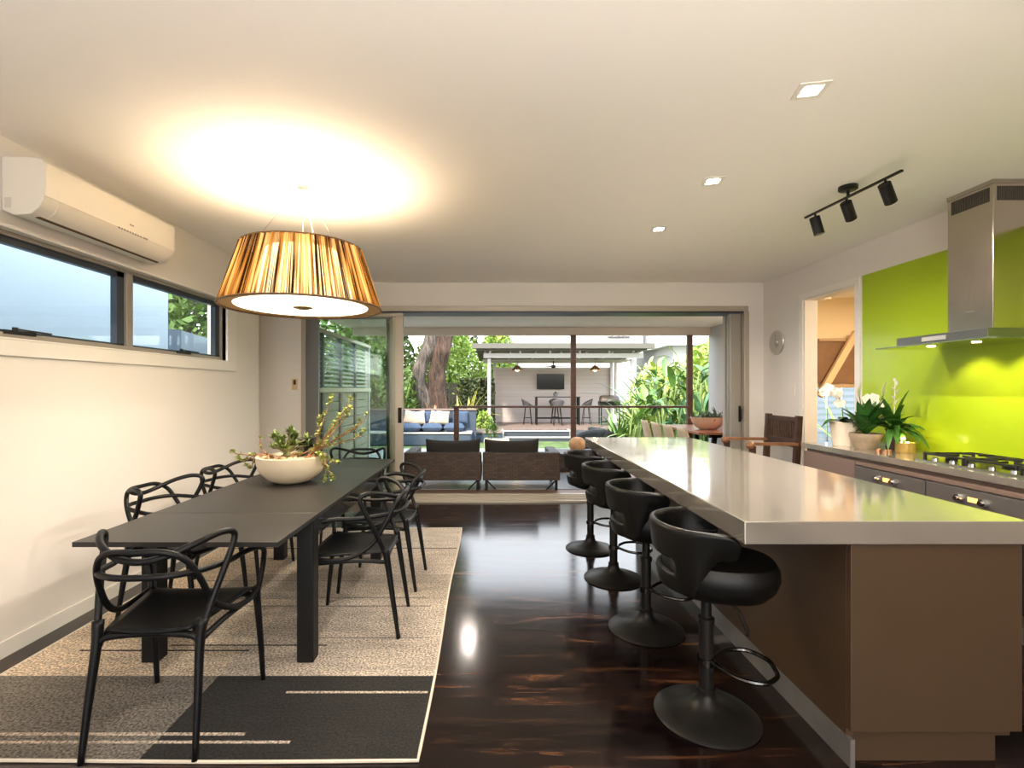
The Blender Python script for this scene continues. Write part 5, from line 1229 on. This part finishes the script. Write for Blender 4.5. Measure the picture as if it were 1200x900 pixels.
def strappy(cx, cy, z0, n, L, w, m, label, name='strap_leaf_plant', seed=1, e0=.6, e1=1.5, droop=1.2, cat='plant'):
    rs = random.Random(seed); lv = MB()
    for k in range(n):
        a = rs.random()*6.28; e = rs.uniform(e0, e1); b = (cx+rs.gauss(0, .12), cy+rs.gauss(0, .12), z0+rs.random()*.1)
        lv.leaf(b, (math.cos(a)*math.cos(e), math.sin(a)*math.cos(e), math.sin(e)), L*rs.uniform(.5, 1.1), w*rs.uniform(.6, 1.2), droop, 7, .3)
    o = lv.build(name, m, smooth='all', recalc=False); return tag(o, label, cat)
strappy(-3.1, 16.9, .2, 60, 1.5, .09, leaf_mid, 'arching strap-leaved plant beside the left tree trunk', seed=2)
strappy(-1.0, 18.0, GZ+.3, 26, 1.5, .10, mat('yellow_bromeliad', (.50, .46, .10), .5, noise_amt=.4), 'yellow bromeliad-like plant between tree and hedge', seed=4, e0=.8)
strappy(-2.2, 17.6, .1, 14, .9, .08, mat('orange_bract', (.6, .30, .16), .5), 'small orange-tipped plant at the foot of the twin trunks', seed=6, e0=.7)
shrub(-.35, 17.9, GZ, .34, .95, 900, .11, leaf_lite, 'small variegated shrub at the foot of the left pavilion post', seed=9)
# tropical planting to the right of the pavilion
def banana(cx, cy, n, L, w, hgt, label, seed, m, lean=.25):
    rs = random.Random(seed); t = thing('tropical_plant', label, 'plant', (cx, cy, GZ)); lv = MB(); st = MB()
    for k in range(int(n*1.5)):
        a = rs.random()*6.28; e = rs.uniform(.5, 1.4); h = hgt*rs.uniform(.45, 1.0)
        b = Vector((cx+rs.gauss(0, .22), cy+rs.gauss(0, .22), GZ)); q = b+Vector((math.cos(a)*lean*h*.6, math.sin(a)*lean*h*.6, h))
        st.tube([b, (b+q)/2+Vector((0, 0, .1)), q], [.028, .012], 6, smooth=3)
        lv.leaf(q, (math.cos(a)*math.cos(e), math.sin(a)*math.cos(e), math.sin(e)), L*.78*rs.uniform(.5, 1.1), w*.72*rs.uniform(.6, 1.2), rs.uniform(.8, 2.2), 8, .25)
    st.build('stems', mat('pale_green_stem', (.22, .30, .08), .5), t, smooth='all'); lv.build('leaves', m, t, smooth='all', recalc=False); return t
paddle = mat('banana_leaf', (.085, .17, .03), .4, noise_amt=.4, noise_scale=2)
banana(3.6, 11.9, 26, .8, .22, 1.5, 'broad-leaved green plant in front of the white house corner', 1, mat('fresh_green_leaf', (.14, .25, .05), .4, noise_amt=.4, noise_scale=2))
banana(4.4, 12.8, 28, .95, .26, 2.1, 'tall paddle-leaved plant left of the right deck post', 2, paddle)
banana(4.3, 11.2, 22, .7, .18, 1.4, 'lush lower plant behind the cream outdoor chairs', 3, mat('blue_green_leaf', (.12, .26, .12), .4, noise_amt=.4))
banana(5.1, 12.0, 28, .9, .25, 2.1, 'tall leafy plant directly behind the right deck post', 4, paddle)
banana(5.5, 13.6, 26, 1.0, .25, 2.6, 'yellow-green tall plant right of the right deck post', 5, mat('lime_leaf', (.38, .46, .10), .45, noise_amt=.4, noise_scale=2))
banana(5.0, 15.2, 26, 1.0, .2, 2.5, 'pale feathery plant beside the pavilion corner', 6, MATS['lime_leaf'])
banana(6.2, 11.6, 22, .9, .22, 1.8, 'dark green plant at the edge of the deck side wall', 7, leaf_mid)
banana(3.75, 13.6, 16, .8, .13, 1.3, 'thin-leaved plant in front of the barbecue', 8, MATS['fresh_green_leaf'])
for (cx, cy, nn, LL, ww, mm, sd, lb) in ((3.15, 12.6, 70, 1.5, .07, 'fresh_green_leaf', 51, 'fine strap-leaved clump in front of the pavilion right post'),
        (3.9, 12.3, 80, 2.0, .08, 'lime_leaf', 52, 'tall yellow-green strap-leaved clump left of the right deck post'),
        (4.75, 11.5, 80, 1.7, .07, 'fresh_green_leaf', 53, 'strap-leaved clump directly behind the cream chairs'),
        (5.35, 12.9, 90, 2.5, .09, 'lime_leaf', 54, 'tall yellow strap-leaved clump right of the right deck post'),
        (4.5, 14.2, 90, 2.6, .08, 'blue_green_leaf', 55, 'high feathery clump behind the paddle leaves')):
    strappy(cx, cy, GZ, nn, LL, ww, MATS[mm], lb, seed=sd, e0=.85, e1=1.5, droop=1.6)
shrub(4.9, 14.6, GZ, 1.1, 2.4, 4200, .12, MATS['lime_leaf'], 'fine yellow-green leafy mass behind the paddle-leaved plants', seed=61)
shrub(6.5, 14.0, GZ, 1.0, 3.4, 4200, .13, MATS['lime_leaf'], 'fine yellow-leaved tree just left of the deck side wall', seed=62)
shrub(6.9, 15.5, GZ, 1.4, 3.2, 3500, .18, leaf_lite, 'yellow-leaved shrub mass far right behind the tall plants', seed=22)
shrub(6.3, 16.2, GZ, .9, 1.9, 2600, .16, leaf_mid, 'green shrub mass low behind the tropical plants', seed=23)

# ---------------- beyond the left window
nb = thing('neighbour_wall', 'pale blue clad wall of the house next door through the high window', 'house', (-4.3, 3, GZ))
cladb = mat('pale_blue_panel', (.42, .48, .55), .6)
for a, b in ((-3, .9), (.91, 3.41), (3.42, 5.75), (5.76, 6.6)):
    MB().box(-4.4, -4.3, a, b, 1.835, 4.2).box(-4.4, -4.3, a, b, GZ, 1.83).build('cladding_panel', cladb, nb)
MB().box(-7, -4.4, 6.55, 6.6, GZ, 4.2).build('end_panel', cladb, nb)
MB().cyl((-4.26, 5.9, GZ), (-4.26, 5.9, 4.2), .035).build('downpipe', mat('pale_grey_pipe', (.45, .48, .52), .5), nb, smooth=True)
t = thing('neighbour_roof', 'grey-blue low roof seen through the right pane of the high window', 'roof', (-4.6, 8.6, 1.5))
MB().add([(-4.5, 7.2, 2.25), (-4.5, 12, 1.9), (-6.5, 12, 2.1), (-6.5, 7.2, 2.5), (-4.5, 7.2, GZ), (-4.5, 12, GZ), (-6.5, 12, GZ), (-6.5, 7.2, GZ)], [(0, 1, 2, 3), (0, 4, 5, 1), (3, 2, 6, 7), (0, 3, 7, 4), (1, 5, 6, 2), (4, 7, 6, 5)]).build('roof_sheet', mat('blue_grey_metal_roof', (.20, .23, .28), .5), t)
shrub(-8.0, 12.5, GZ, 2.8, 7.0, 9000, .32, leaf_hedge, 'dark green trees seen through the right pane of the high window', seed=33, name='leafy_tree', cat='tree')
shrub(-5.6, 9.6, GZ, 1.7, 4.6, 6000, .2, leaf_mid, 'green shrubbery rising behind the slatted screen', seed=34)
shrub(-5.2, 12.6, GZ, 1.6, 4.6, 5000, .2, leaf_mid, 'green shrubbery beyond the far end of the slatted screen', seed=35)
# plants beyond the pantry window
t = thing('side_fence', 'pale bluish boundary fence outside the window beyond the doorway', 'fence', (7, 10.5, GZ))
for k in range(16): MB().box(4.8+k*.32, 5.08+k*.32, 10.5, 10.53, GZ, 2.3).build('paling', mat('pale_blue_fence', (.16, .19, .24), .6), t)
MB().box(4.8, 9.9, 10.53, 10.57, .3, .4).box(4.8, 9.9, 10.53, 10.57, 1.7, 1.8).build('rail', MATS['pale_blue_fence'], t)
strappy(6.9, 9.3, GZ, 40, 1.6, .08, leaf_lite, 'thin yellow-green plant in front of the pale fence outside the doorway window', seed=41)
